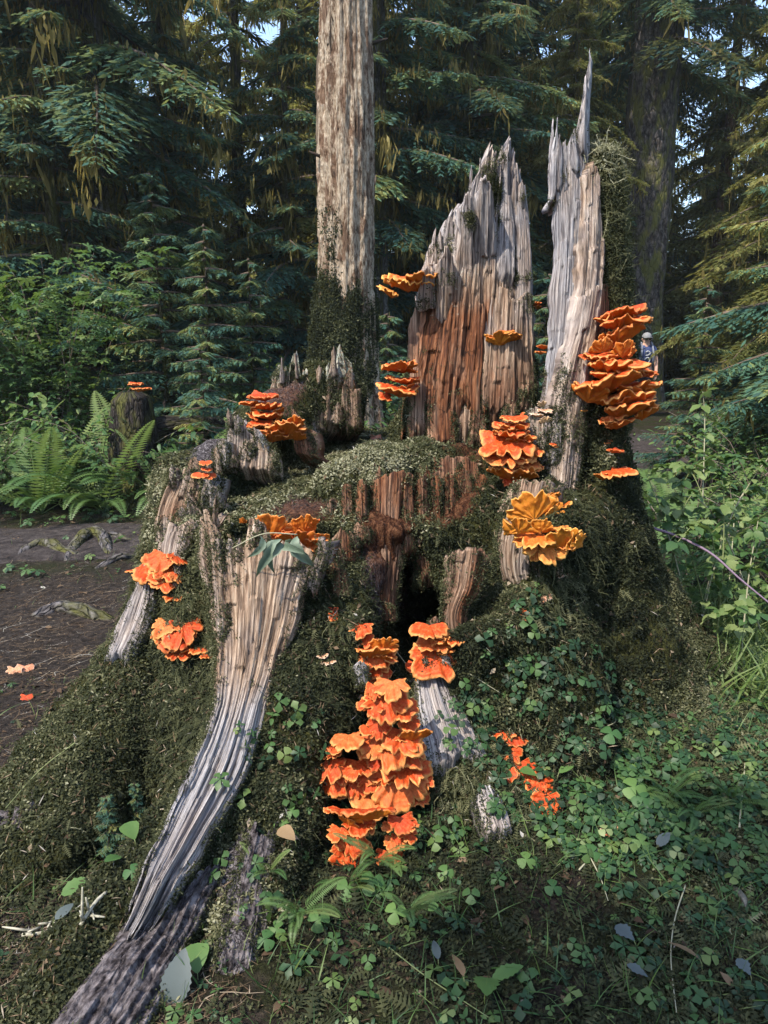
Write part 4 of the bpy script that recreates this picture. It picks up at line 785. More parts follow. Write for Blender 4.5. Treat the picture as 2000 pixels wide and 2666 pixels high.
# feathery and stringy moss hanging in shaggy patches
shag = np.clip(fbm(fc * 2.2, 2, 71) * 1.6 + .15, 0, 1) * w + 1.6 * w * blob(*proj(fc), 500, 1800, 70, 300) + 1.5 * w * blob(*proj(fc), 1330, 2250, 130, 190) + .8 * w * blob(*proj(fc), 1480, 1500, 160, 200)
pos, nr, fi = sample_tris(BV, BT, 8500, shag, 7)
dn = np.array([0, 0, -1.0]) + rng.normal(0, .45, nr.shape); dn -= nr * (dn * nr).sum(1, keepdims=True); dn /= np.linalg.norm(dn, axis=1, keepdims=True)
R = np.stack([np.cross(dn, nr), dn, nr], -1)
V1, F1, A1 = scatter(STR + FEATH, rng.choice(7, len(pos), p=[.10] * 5 + [.25] * 2), pos + nr * .008, R, rng.uniform(.5, 1.15, len(pos)), np.clip(.55 + .25 * fbm(pos * 3, 2, 72) + rng.normal(0, .14, len(pos)), 0, 1))
tag(link('hanging_moss', mesh_np('hanging_moss', V1 - SO, F1, M['moss'], A1, False), stump), kind='stuff')
# needles and scraps trapped in the moss
pos, nr, fi = sample_tris(BV, BT, 6500, w * np.clip(fn[:, 2] + .35, .05, 1), 8)
chip0 = leaf(.028, .0028, 2, 0, .4, .1); scrap = leaf(.022, .012, 2, 0, .3, .3)
V2, F2, A2 = scatter([chip0, scrap], rng.choice(2, len(pos), p=[.86, .14]), pos + nr * .010, frames(nr + rng.normal(0, .3, nr.shape), rng.uniform(0, 6.28, len(pos))), rng.uniform(.5, 1.4, len(pos)), np.clip(.5 + rng.normal(0, .25, len(pos)), 0, .95))
tag(link('needle_litter', mesh_np('needle_litter', V2 - SO, F2, M['litter'], A2, False), stump), kind='stuff')
# moss caught on broken wood
Vs, Fs, Ts, n_ = [], [], [], 0
for k, (sv, st, lc, ed_) in enumerate(SLABS):
    area = np.linalg.norm(np.cross(sv[st[:, 1]] - sv[st[:, 0]], sv[st[:, 2]] - sv[st[:, 0]]), axis=1).sum() / 2
    cen = sv[st].mean(1); ww = np.clip(fbm(cen * 8, 3, 81 + k) * 2.2 + lc[st].mean(1) * 1.4 + 1.1 * smooth(.05, .0, ed_[st].mean(1)) * (cen[:, 2] < 1.5) - .62, 0, 1) ** 2 + 1e-6
    n = int(area * (1800 + 9000 * lc.mean())); p, q, i = sample_tris(sv, st, max(n, 4), ww, k)
    keep = ww[i] > .02; p, q = p[keep], q[keep]
    e2 = smooth(.05, 0, ed_[st].mean(1)) * (cen[:, 2] < 1.35); te = np.linalg.norm(np.cross(sv[st[:, 1]] - sv[st[:, 0]], sv[st[:, 2]] - sv[st[:, 0]]), axis=1) / 2
    ne = int((te * e2).sum() * 15000)
    if ne > 3: p2, q2, i2 = sample_tris(sv, st, ne, e2 * (.25 + .75 * np.clip(.5 + 1.4 * fbm(cen * 10, 2, 90 + k), 0, 1)), k + 50); p, q = np.vstack([p, p2]), np.vstack([q, q2])
    if len(p) < 3: continue
    v, f, a = scatter(TUFT, rng.integers(0, 3, len(p)), p, frames(q + [0, 0, .6] + rng.normal(0, .3, q.shape), rng.uniform(0, 6.28, len(p))), rng.uniform(.5, 1.0, len(p)), np.clip(.45 + .25 * fbm(p * 8, 2, 95) + rng.normal(0, .18, len(p)), 0, 1))
    Vs.append(v); Fs.append(f + n_); Ts.append(a['tint']); n_ += len(v)
tag(link('wood_moss', mesh_np('wood_moss', np.vstack(Vs) - SO, np.vstack(Fs), M['moss'], {'tint': np.concatenate(Ts)}, False), stump), kind='stuff')
# mossy column behind the spire, shaggy top
cp = catmull([P(1560, 1120, 3.2), P(1572, 900, 3.2), P(1570, 700, 3.2), P(1562, 520, 3.2), P(1560, 385, 3.2)], 60)
V, Q, T, g = tube(cp, np.interp(np.linspace(0, 1, 60), [0, .4, .8, .95, 1], [.14, .105, .09, .082, .03]), 26, True, None, 91, .35)
link('mossy_column', mesh_np('mossy_column', V - SO, [Q, T], M['body'], {'moss': np.ones(len(V)), 'rot': np.zeros(len(V))}), stump)
ct = np.vstack([tri(Q), T]); pos, nr, fi = sample_tris(V, ct, 9000, None, 9)
c_ = .50 + .30 * fbm(pos * 6, 3, 92) + rng.normal(0, .12, len(pos)) + .25 * smooth(1.9, 2.25, pos[:, 2])
Vc, Fc, Ac = scatter(TUFT + STR, np.where(rng.random(len(pos)) < .10 + .25 * (pos[:, 2] > 2.05), rng.integers(3, 8, len(pos)), rng.integers(0, 3, len(pos))), pos, frames(nr + [0, 0, .4] + rng.normal(0, .3, nr.shape), rng.uniform(0, 6.28, len(pos))), rng.uniform(.6, 1.3, len(pos)), np.clip(c_, 0, 1))
tag(link('hanging_moss', mesh_np('hanging_moss', Vc - SO, Fc, M['moss'], Ac, False), stump), kind='stuff')

# ------------------------------------------------------------------ ground cover: leaves, grass, litter
def on_ground(n, x0, x1, y0, y1, seed, dens=None):
    r = np.random.default_rng(seed); x = r.uniform(x0, x1, n); y = r.uniform(y0, y1, n)
    if dens is not None: k = r.random(n) < dens(x, y); x, y = x[k], y[k]
    return np.stack([x, y, ground_z(x, y)], 1)
def pix_points(n, poly, seed, up_min=.15):
    """points on stump or ground seen inside a pixel polygon"""
    r = np.random.default_rng(seed); poly = np.array(poly, float); lo, hi = poly.min(0), poly.max(0); out, nr = [], []
    x2, y2 = np.roll(poly, -1, 0).T; x1, y1 = poly.T
    while n > 0:
        p = r.uniform(lo, hi); n -= 1
        c = ((y1 > p[1]) != (y2 > p[1])) & (p[0] < (x2 - x1) * (p[1] - y1) / np.where(y2 == y1, 1e-9, y2 - y1) + x1)
        if c.sum() % 2 == 0: continue
        h, q = hit(*p)
        if h is None: continue
        if q[1] > 0 and q[2] < 0: q = -q
        if q[2] < up_min: continue
        out.append(h); nr.append(q)
    return np.array(out), np.array(nr)
front = on_ground(7000, -1.9, 2.3, 1.1, 3.4, 21, lambda x, y: (1 - .97 * soil(x, y)) * np.clip(.55 + .8 * n2(x * 2.2, y * 2.2, 22), .05, 1) * (.45 + .55 * smooth(-.6, .4, x)))
far = on_ground(6500, -5, 5.5, 3.0, 9, 23, lambda x, y: (1 - .98 * soil(x, y)) * np.clip(.5 + .8 * n2(x * 1.5, y * 1.5, 24), 0, 1))
slope, sn = pix_points(1100, [(1120, 1860), (1230, 1700), (1400, 1520), (1480, 1640), (1700, 1830), (2000, 1950), (2000, 2300), (1500, 2250), (1280, 2120)], 25)
few, fnn = pix_points(60, [(560, 1950), (760, 1700), (860, 1900), (860, 2300), (560, 2450)], 26, -.2)
pos = np.vstack([front, far, slope, few]); npos = len(pos)
nrm = np.vstack([np.tile([0, 0, 1.0], (len(front) + len(far), 1)), sn * .6 + [0, -.15, .6], fnn * .8 + [0, 0, .4]])
nrm = nrm + np.array([0, -.22, 0]) + rng.normal(0, .22, nrm.shape)
kind_ = rng.choice(4, npos, p=[.30, .38, .12, .20])
sz = rng.uniform(.30, 1.10, npos) * np.where(np.arange(npos) < len(front), 1, np.where(np.arange(npos) < len(front) + len(far), 1.7, 1.0))
tn = np.clip(.36 + .30 * n2(pos[:, 0] * 3, pos[:, 1] * 3, 28) + rng.normal(0, .19, npos) + .22 * (kind_ == 2), 0, 1)
V, F, A = scatter([trefoil, five, oxalis, sprout], kind_, pos + [0, 0, -.004], frames(nrm, rng.uniform(0, 6.28, npos)), sz, tn)
tag(link('leafy_ground_cover', mesh_np('leafy_ground_cover', V, F, M['herb'], A, False)), 'low trefoil leaves carpeting the ground around the stump', 'ground cover', kind='stuff')
gp = np.vstack([on_ground(9500, -1.9, 2.3, 1.0, 3.2, 31, lambda x, y: (1 - .9 * soil(x, y)) * np.clip(.45 + 1.2 * n2(x * 3, y * 3, 32), .03, 1)), on_ground(5000, -4.5, 4.5, 3, 7, 33, lambda x, y: 1 - .93 * soil(x, y))])
ln = rng.normal(0, .5, (len(gp), 3)) + [0, 0, 1.0]
V, F, A = scatter([blade], np.zeros(len(gp), int), gp - [0, 0, .003], frames(ln, rng.uniform(0, 6.28, len(gp))), rng.uniform(.4, 1.1, len(gp)), np.clip(.55 + .2 * n2(gp[:, 0] * 4, gp[:, 1] * 4, 34) + rng.normal(0, .15, len(gp)), 0, 1))
tag(link('grass', mesh_np('grass', V, F, M['herb'], A, False)), 'thin grass blades scattered through the forest floor', 'grass', kind='stuff')
mp = on_ground(76000, -1.9, 2.3, 1.05, 3.3, 41, lambda x, y: (1 - .93 * soil(x, y)) * np.clip(.60 + 1.3 * n2(x * 2.4, y * 2.4, 42, 3), .05, 1))
V, F, A = scatter(TUFT + FEATH, rng.choice(5, len(mp), p=[.28, .28, .28, .08, .08]), mp, frames(rng.normal(0, .25, (len(mp), 3)) + [0, -.15, 1.0], rng.uniform(0, 6.28, len(mp))), rng.uniform(.8, 1.7, len(mp)), np.clip(.47 + .36 * n2(mp[:, 0] * 2, mp[:, 1] * 2, 43) + rng.normal(0, .13, len(mp)), 0, 1))
tag(link('ground_moss', mesh_np('ground_moss', V, F, M['moss'], A, False)), 'olive moss cushions between the plants on the ground', 'moss', kind='stuff')
lp = np.vstack([on_ground(6500, -2.0, 2.3, 1.0, 3.4, 51), on_ground(3500, -4.5, 2.5, 3.4, 7, 52)])
lt = leaf(.034, .016, 3, 0, .25, .35); chip = leaf(.03, .003, 2, 0, .4, .1)
V, F, A = scatter([lt, chip], rng.choice(2, len(lp), p=[.25, .75]), lp + [0, 0, .006], frames(rng.normal(0, .35, (len(lp), 3)) + [0, 0, 1.0], rng.uniform(0, 6.28, len(lp))), rng.uniform(.4, 1.5, len(lp)), np.clip(.35 + rng.normal(0, .22, len(lp)), 0, .95))
tag(link('leaf_litter', mesh_np('leaf_litter', V, F, M['litter'], A, False)), 'brown needles and leaf scraps strewn over the soil', 'leaf litter', kind='stuff')
sp_ = np.vstack([on_ground(6500, -3.4, -.7, 2.0, 6.6, 57, lambda x, y: .15 + .85 * soil(x, y)), on_ground(1500, -1.5, -.4, 1.0, 2.2, 58)])
straw = strand(.12, .0028, 77); straw2 = strand(.09, .0022, 78); straw = (straw[0] * [1, 1, .35], straw[1]); straw2 = (straw2[0] * [1, 1, .3], straw2[1])
V, F, A = scatter([straw, straw2], rng.integers(0, 2, len(sp_)), sp_ + [0, 0, .004], frames(rng.normal(0, .06, (len(sp_), 3)) + [0, 0, 1.0], rng.normal(.9, .7, len(sp_))), rng.uniform(.5, 1.6, len(sp_)), np.clip(.58 + rng.normal(0, .2, len(sp_)), 0, .95))
tag(link('trampled_straw', mesh_np('trampled_straw', V, F, M['litter'], A, False)), 'trampled straw and rootlets over the bare soil by the stump', 'straw', kind='stuff')
# ------------------------------------------------------------------ conifers
M['needle'] = mat_leaf('spruce_needles', [(0, (.013, .042, .039)), (.35, (.034, .092, .076)), (.6, (.072, .148, .092)), (.82, (.15, .195, .072)), (1, (.27, .26, .09))], .35, (.16, .13, .01), .6, .2)
M['needle_sunlit'] = mat_leaf('mossy_sunlit_needles', [(0, (.030, .040, .012)), (.35, (.070, .086, .028)), (.6, (.130, .140, .048)), (.85, (.23, .225, .080)), (1, (.34, .31, .13))], .45, (.20, .17, .03), .7, .1)  # yellowish mossy needles, with golden sunlight put into their colour
M['drape'] = mat_leaf('tree_moss', [(0, (.036, .032, .013)), (.4, (.105, .088, .032)), (.7, (.22, .18, .066)), (1, (.36, .30, .13))], .40, (.28, .20, .03), .9, .05)
M['bark'] = mat_bark('conifer_bark', (.018, .014, .012), (.060, .048, .042), (.13, .108, .098), .45)
M['bark_grey'] = mat_bark('grey_bark', (.03, .027, .028), (.085, .078, .08), (.17, .16, .165), .25, 26, 12)
M['bark_red'] = mat_bark('red_bark', (.05, .026, .018), (.14, .075, .05), (.26, .16, .11), .2)
def kites(base, dirs, ln, wd, nrm):
    """flat pointed needle sprays"""
    s = np.cross(dirs, nrm); s /= np.maximum(np.linalg.norm(s, axis=1, keepdims=True), 1e-9)
    m = base + dirs * (ln * .45)[:, None]; h = (wd / 2)[:, None]
    V = np.stack([base, m + s * h, base + dirs * ln[:, None], m - s * h], 1).reshape(-1, 3); n = len(base)
    k = np.arange(n)[:, None] * 4
    return V, np.vstack([k + [0, 1, 2], k + [0, 2, 3]])
def unit(v): return v / np.maximum(np.linalg.norm(v, axis=-1, keepdims=True), 1e-9)
def bough(L, r, droop, dens=1.0):
    """one conifer limb growing along +x: twig bases, directions, lengths; limb centre line"""
    s = np.linspace(0, 1, 14); side = r.uniform(-.12, .12)
    zc = L * (.10 * s - droop * s ** 1.7 + .10 * np.clip(s - .7, 0, 1)); C = np.stack([L * s, side * L * s ** 2, zc], 1)
    nb = int(max(8, L * 15 * dens)); q = np.linspace(.12, .99, nb); B, Dd, Ln = [], [], []
    for sd in (-1, 1):
        p = np.stack([np.interp(q, s, C[:, k]) for k in range(3)], 1); bl = (L * .30 * (1 - q) ** .7 + .10) * r.uniform(.65, 1.2, nb)
        a = np.radians(r.uniform(42, 66, nb)) * sd; d = unit(np.stack([np.cos(a), np.sin(a), -r.uniform(.10, .55, nb)], 1))
        m = 9
        for k in range(m):
            t = (k + .3) / m; pk = p + d * (bl * t)[:, None] + [0, 0, -1] * (.35 * bl * t ** 2)[:, None]
            for s2 in (-1, 1):
                dd = unit(d + s2 * .75 * np.cross(d, [0, 0, 1.0]) + r.normal(0, .18, d.shape) + [0, 0, -.18])
                B.append(pk); Dd.append(dd); Ln.append(np.clip(bl * .30 * (1.15 - .6 * t), .035, .11))
        B.append(p + d * bl[:, None] * .85); Dd.append(d + [0, 0, -.2]); Ln.append(np.full(nb, .09))
    return np.vstack(B), unit(np.vstack(Dd)), np.concatenate(Ln), C
def crown(seed, H, z0, Lmax, nb, droop=.30, dens=1.0, twig=1.0, mat='needle'):
    """foliage mesh, limbs mesh and hanging moss mesh of one conifer, base at origin"""
    r = np.random.default_rng(seed); FB, FD, FL, FT = [], [], [], []; limbs = Col(); MB, ML, MT = [], [], []
    for i in range(nb):
        t = (i + r.random()) / nb; z = z0 + (H - z0) * t ** 1.15; L = Lmax * (1 - .86 * t) * r.uniform(.6, 1.1)
        az = i * 2.399 + r.normal(0, .3); b, d, l, C = bough(L, r, droop * r.uniform(.6, 1.5), dens)
        Rz = rz(az); o = np.array([0, 0, z]); b = b @ Rz.T + o; d = d @ Rz.T; C = C @ Rz.T + o
        FB.append(b); FD.append(d); FL.append(l * twig); FT.append(np.clip(.42 + r.normal(0, .16) + r.normal(0, .12, len(b)) + .25 * (l < .06), 0, 1))
        limbs.tube(C[::2], np.linspace(.022 + .008 * L, .005, 7), 4, r.uniform(.2, .6))
        n = int(L * 44); k = np.clip(r.choice(np.linspace(.06, .95, 9), n) + r.normal(0, .03, n), .03, .97); mb = np.stack([np.interp(k, np.linspace(0, 1, 14), C[:, c]) for c in range(3)], 1) + r.normal(0, .05, (n, 3))
        MB.append(mb); ML.append(r.gamma(1.6, .075, n) + .05); MT.append(np.clip(r.normal(.45, .2, n), 0, 1))
    B, Dn, Ln, Tn = np.vstack(FB), np.vstack(FD), np.concatenate(FL), np.concatenate(FT)
    nrm = unit(np.cross(Dn, np.cross([0, 0, 1.0], Dn)) + r.normal(0, .35, Dn.shape))
    V, F = kites(B, Dn, Ln * 1.35, Ln * .42, nrm)
    fol = mesh_np('foliage', V, F, M[mat], {'tint': np.repeat(Tn, 4)}, False)
    mb, ml, mt = np.vstack(MB), np.concatenate(ML), np.concatenate(MT); n = len(mb)
    dn = unit(np.array([0, 0, -1.0]) + r.normal(0, .22, (n, 3))); a = r.uniform(0, 6.28, n)
    V, F = kites(mb, dn, ml, r.uniform(.012, .05, n), np.stack([np.cos(a), np.sin(a), 0 * a], 1))
    dr = mesh_np('hanging_moss', V, F, M['drape'], {'tint': np.repeat(mt, 4)}, False)
    return fol, limbs.mesh('limbs', M['twig']), dr
def trunk_mesh(seed, H, r0, r1, lean=(0, 0), mat='bark', sides=18, flare=.5, n=46):
    z = np.concatenate([np.linspace(-.3, 1.2, 14), np.linspace(1.4, H, n - 14)]); t = np.clip(z / H, 0, 1)
    c = np.stack([lean[0] * z + .05 * n2(z * .3, 1, seed), lean[1] * z + .05 * n2(z * .3, 5, seed), z], 1)
    rad = (r0 + (r1 - r0) * t) * (1 + flare * np.exp(-np.maximum(z, 0) / .45))
    V, Q, T, g = tube(c, rad, sides, True, None, seed, .16)
    return mesh_np('trunk', V, [Q, T], M[mat], {'guv': g, 'tint': np.full(len(V), .5)})
CROWNS = [crown(1, 9.5, 1.2, 2.3, 62, .38), crown(2, 8.5, .5, 2.1, 66, .30), crown(3, 10.5, 2.2, 2.6, 56, .50), crown(4, 9.5, .9, 2.4, 62, .42), crown(5, 10, 1.0, 2.4, 60, .52, mat='needle_sunlit')]
SAPL = [crown(11, 2.2, .25, .75, 34, .12, 1.5, .8), crown(12, 3.2, .3, 1.0, 40, .16, 1.3, .85)]
TRUNKS = [trunk_mesh(1, 9.6, .17, .03), trunk_mesh(2, 9.0, .13, .025), trunk_mesh(3, 10.6, .22, .03, mat='bark_grey'), trunk_mesh(4, 9.6, .17, .03, mat='bark_red')]
SAPT = [trunk_mesh(5, 2.2, .025, .005, sides=7, flare=.2, n=20), trunk_mesh(6, 3.2, .035, .006, sides=7, flare=.2, n=20)]
rt = np.random.default_rng(99)
def conifer(x, y, cv, tv, label, sc=1.0, group=None, zs=1.0, dz=0.0, moss_on=True, name='spruce_tree', trunk=None, cat='tree', rot=None):
    o = empty(name, (x, y, float(ground_z(x, y)) - .03), rt.uniform(0, 6.28) if rot is None else rot); tag(o, label, cat, group)
    tm = trunk if trunk is not None else (TRUNKS[tv] if name == 'spruce_tree' else SAPT[tv])
    t = link('trunk', tm, o, scale=(sc, sc, sc * 1.45) if dz > 3.9 and trunk is None else sc)
    src = CROWNS[cv] if name == 'spruce_tree' else SAPL[cv]
    for nm, me in zip(('foliage', 'limbs', 'hanging_moss'), src):
        if nm == 'hanging_moss' and not moss_on: continue
        c = link(nm, me, o, (0, 0, dz), scale=(sc, sc, sc * zs))
        c['kind'] = 'stuff'
    return o
def XY(px, D): p = P(px, 890, D); return p[0], p[1]
# individually placed trees
for px, D, cv, tv, sc, dz, lb in (
    (300, 11.0, 2, 2, 1.15, 1.6, 'tall spruce with moss hung limbs beyond the ferns, its trunk edged with light'),
    (60, 11.0, 3, 1, 1.05, .3, 'dark dense spruce at the far end of the fern bank'),
    (170, 10.2, 1, 1, .95, .7, 'blue green spruce rising behind the thicket of small leaved maple'),
    (470, 12.0, 1, 0, .95, .6, 'spruce with low sweeping boughs between the mossy limbs and the snag'),
    (640, 13.5, 4, 0, 1.0, .2, 'drooping spruce just left of the pale dead trunk'),
    (760, 12.0, 0, 1, .85, .2, 'narrow spruce touching the pale dead trunk'),
    (985, 12.5, 3, 2, 1.0, 2.2, 'slim grey trunked spruce close behind the pale dead trunk'),
    (1085, 15.0, 2, 0, 1.15, .0, 'dark spruce with long hanging beards behind the rotten wall'),
    (1200, 14.0, 0, 0, 1.12, 3.6, 'straight dark trunk behind the jagged top of the rotten wall'),
    (1275, 18.0, 2, 1, 1.15, .0, 'shadowy spruce between the rotten wall and the spire'),
    (1462, 15.5, 4, 1, .62, 4.2, 'thin brown trunk directly behind the grey spire'),
    (1530, 21.0, 0, 0, 1.1, .0, 'dim spruce behind the moss tufted column'),
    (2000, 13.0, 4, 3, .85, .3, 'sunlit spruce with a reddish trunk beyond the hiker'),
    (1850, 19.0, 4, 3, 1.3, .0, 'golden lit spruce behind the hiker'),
    (2130, 7.4, 1, 1, .82, .3, 'teal spruce reaching flat boughs over the bramble thicket')):
    x, y = XY(px, D); o = conifer(x, y, cv, tv, lb, sc, dz=dz)
    if cv in (2, 3):                                               # the beards of the oldest trees hang in two layers
        for a_, d_ in ((.9, -.10),): link('hanging_moss', CROWNS[cv][2], o, (0, 0, dz + d_), (0, 0, a_), sc)['kind'] = 'stuff'
# big leaning bare trunk on the right
x, y = XY(1652, 17.5)
M['bark_tall'] = mat_bark('tall_trunk_bark', (.014, .012, .011), (.050, .043, .040), (.12, .105, .098), .12, 16, 7)
big = trunk_mesh(21, 14, .43, .36, (.004, .0), 'bark_tall', 30, .35, 90)
conifer(x, y, 2, 2, 'thick mossy trunk standing beside the hiker, clear of branches low down', 1.3, dz=4.5, trunk=big, rot=0.0)
for px, D, cv, sc, lb in ((545, 8.6, 1, .9, 'young spruce sapling in front of the mossy limbed spruce'), (520, 7.4, 0, .72, 'small bluish sapling low among the shrubs'), (655, 9.0, 1, .8, 'sapling left of the mossy foot of the dead trunk'), (1010, 9.5, 0, .9, 'sapling filling the gap beside the rotten wall'), (1420, 9.0, 1, .75, 'sapling seen through the gap beside the spire'), (1830, 8.5, 1, .7, 'feathery sapling near the hiker'), (420, 9.2, 1, 1.1, 'broad sapling behind the fungus topped log')):
    x, y = XY(px, D); conifer(x, y, cv, cv, lb, sc, name='spruce_sapling', moss_on=False, cat='sapling')
# far wood: each tree its own thing
k = 0; placed = []
while k < 52:
    D = rt.uniform(17, 46); px = rt.uniform(-350, 2350); x, y = XY(px, D)
    if any((x - a) ** 2 + (y - b) ** 2 < 6 for a, b in placed): continue
    if 1570 < px < 1800 and D < (40 if px > 1740 else 24): continue
    placed.append((x, y)); k += 1
    gold = rt.random() < .5
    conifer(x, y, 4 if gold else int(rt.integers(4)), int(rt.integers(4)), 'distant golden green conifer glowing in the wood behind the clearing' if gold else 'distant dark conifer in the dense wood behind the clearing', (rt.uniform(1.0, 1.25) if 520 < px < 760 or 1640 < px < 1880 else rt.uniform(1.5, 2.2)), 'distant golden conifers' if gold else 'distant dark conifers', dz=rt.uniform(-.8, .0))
# unseen trees added round the camera to shade the clearing
for x, y, cv, sc in ((-4.6, -3.6, 2, 1.1), (-9.0, .5, 0, 1.1), (2.5, -6.5, 3, 1.2), (6.5, -1.5, 0, 1.2), (7.5, 3.5, 2, 1.0), (-1.2, -4.4, 0, 1.0), (-9, -6, 3, 1.3)):
    conifer(x, y, cv, cv, 'unseen conifer added behind the viewpoint to shade the clearing', sc, 'unseen shading conifers')

# ------------------------------------------------------------------ pale dead trunk with mossy foot
def mat_snag():
    m, nt = newmat('bare_trunk_wood'); g = attr(nt, 'guv').outputs['Vector']
    fine = noise(nt, mapping(nt, g, (58, 13, 1)), 1.0, 6, .7); pat = noise(nt, mapping(nt, g, (8, 3.0, 1)), 1.0, 6, .7); crk = noise(nt, mapping(nt, g, (24, 1.6, 1), (4, 2, 0)), 1.0, 4, .6); hol = noise(nt, mapping(nt, g, (16, 6, 1), (9, 1, 0)), 1.0, 3, .5)
    c = ramp(nt, fine, [(.36, (.15, .10, .065)), (.46, (.38, .29, .205)), (.55, (.54, .44, .33)), (.66, (.64, .56, .45))])
    rust = ramp(nt, fine, [(.38, (.06, .032, .020)), (.5, (.16, .09, .055)), (.64, (.27, .175, .12))])
    c = mix(nt, ramp(nt, pat, [(.49, (0,) * 3), (.56, (.9,) * 3)]), c, rust)
    c = mix(nt, ramp(nt, crk, [(.33, (.95,) * 3), (.40, (0,) * 3)]), c, (.03, .02, .014))
    c = mix(nt, ramp(nt, hol, [(.26, (1,) * 3), (.31, (0,) * 3)]), c, (.022, .015, .011))
    finish(nt, c, .9, math_n(nt, 'ADD', fine, math_n(nt, 'ADD', pat, crk)), 1.0, .05, .1); return m
M['snag'] = mat_snag()
x, y = XY(892, 8.0); snag = empty('dead_tree', (x, y, float(ground_z(x, y)))); tag(snag, 'tall dead trunk stripped of bark with a thick mossy foot', 'tree')
z = np.linspace(-.2, 7.5, 200); nS = 110
rad = .300 - .012 * z + .30 * np.exp(-np.maximum(z, 0) / .75) + .012 * np.sin(z * 2.1)
ax0 = lambda zz: .018 * zz + .02 * np.sin(zz * .9)
c = np.stack([ax0(z), 0 * z, z], 1); V, Q, T, g = tube(c, rad, nS, True)
th_ = np.arctan2(V[:, 1], V[:, 0] - ax0(V[:, 2])); g[:, 0] = th_ * .33
fl = n2(th_ * 5, V[:, 2] * .6, 201, 3) * .040 + n2(th_ * 18, V[:, 2] * 1.2, 202, 3) * .022
for cw, ln in ((9, 1.1), (21, 2.4)):
    ci = np.floor(th_ * cw + .6 * n2(V[:, 2] * 3, 1, 8)).astype(np.int64); fl += .024 * (_hash(ci, np.floor(V[:, 2] * ln + 4 * _hash(ci, 1, 1, 5)).astype(np.int64), 3, 6) - .5)
dv = unit(np.stack([V[:, 0] - ax0(V[:, 2]), V[:, 1], 0 * V[:, 2]], 1)); V = V + dv * fl[:, None]
link('trunk', mesh_np('trunk', V, [Q, T], M['snag'], {'guv': g}), snag)
# moss pads hug the foot and thin out upward
z = np.linspace(-.2, 3.1, 110); c = np.stack([ax0(z) - .03, 0 * z, z], 1); V, Q, T, g = tube(c, .300 - .012 * z + .30 * np.exp(-np.maximum(z, 0) / .75), 70, False)
th_ = np.arctan2(V[:, 1], V[:, 0]); dv = unit(np.stack([V[:, 0] - ax0(V[:, 2]) + .03, V[:, 1], 0 * V[:, 2]], 1))
edge_ = 2.45 + .55 * n2(th_ * 2.4, 1, 206, 3); puff = .065 * smooth(0, .5, edge_ - V[:, 2]) - .055 + .06 * fbm(V * 3.2, 3, 205) + .03 * fbm(V * 9, 2, 209)
mk = puff * 8 + .5; V = V + dv * puff[:, None]
link('mossy_foot', mesh_np('mossy_foot', V, [Q], M['body'], {'moss': np.ones(len(V)), 'rot': np.zeros(len(V))}), snag)
ct = tri(Q); pos, nr, fi = sample_tris(V, ct, 26000, np.clip(mk[ct].mean(1), 0.02, 1), 207)
keep = nr[:, 1] < .4; pos, nr = pos[keep], nr[keep]
Vc, Fc, Ac = scatter(TUFT, rng.integers(0, 3, len(pos)), pos, frames(nr + [0, 0, .2] + rng.normal(0, .3, nr.shape), rng.uniform(0, 6.28, len(pos))), rng.uniform(1.4, 3.4, len(pos)), np.clip(.36 + .35 * fbm(pos * 4, 3, 208) + rng.normal(0, .15, len(pos)), 0, 1))
tag(link('moss_carpet', mesh_np('moss_carpet', Vc, Fc, M['moss'], Ac, False), snag), kind='stuff')
for a_, z_ in ((.05, 4.35), (2.6, 3.3), (-1.2, 5.1)):
    cb = Col(); d_ = np.array([math.cos(a_), -abs(math.sin(a_)), .25]); b_ = np.array([ax0(z_), 0, z_]) + d_ * .24
    cb.tube([b_, b_ + d_ * .08, b_ + d_ * .17], [.022, .016, .008], 6, .1); link('branch_stub', cb.mesh('branch_stub', M['twig']), snag)

# ------------------------------------------------------------------ shrubs, ferns, maple
def shrub(seed, h, spread, ns, lsz, npl, shape='oval', tint0=.42, lobed=False):
    r = np.random.default_rng(seed); st = Col(); B, Rm, S, T = [], [], [], []
    for i in range(ns):
        az = r.uniform(0, 6.28); out = spread * r.uniform(.35, 1); hh = h * r.uniform(.6, 1.05); s = np.linspace(0, 1, 7)
        c = np.stack([np.cos(az) * out * s ** 1.6, np.sin(az) * out * s ** 1.6, hh * (1.25 * s - .30 * s ** 3)], 1) + np.append(r.normal(0, .08, 2), 0) + .02 * r.normal(0, 1, (7, 3))
        st.tube(c, np.linspace(.007, .002, 7), 4, r.uniform(.2, .9))
        q = r.uniform(.22, 1, npl); p = np.stack([np.interp(q, s, c[:, k]) for k in range(3)], 1)
        a = az + r.normal(0, 1.3, npl); ln = r.uniform(.0, .22, npl) * spread; p = p + np.stack([np.cos(a) * ln, np.sin(a) * ln, r.normal(0, .03, npl)], 1)
        nn = unit(np.stack([.35 * np.cos(a), .35 * np.sin(a), np.ones(npl)], 1) + r.normal(0, .25, (npl, 3)))
        B.append(p); Rm.append(frames(nn, a + r.normal(0, .4, npl))); S.append(lsz * r.uniform(.55, 1.2, npl)); T.append(np.clip(tint0 + .16 * q + r.normal(0, .14, npl), 0, 1))
    if lobed: pr = whorl(leaf(1.0, .42, 3, .1, .1, .15, 'wedge'), [D_(a) for a in (-100, -50, 0, 50, 100)], 0, 0, 0, False)
    else: pr = leaf(1.0, .52, 4, .08, .18, .25, shape)
    pos = np.vstack(B); V, F, A = scatter([pr], np.zeros(len(pos), int), pos, np.concatenate(Rm), np.concatenate(S), np.concatenate(T))
    return mesh_np('foliage', V, F, M['herb'], A, False), st.mesh('stems', M['twig'])
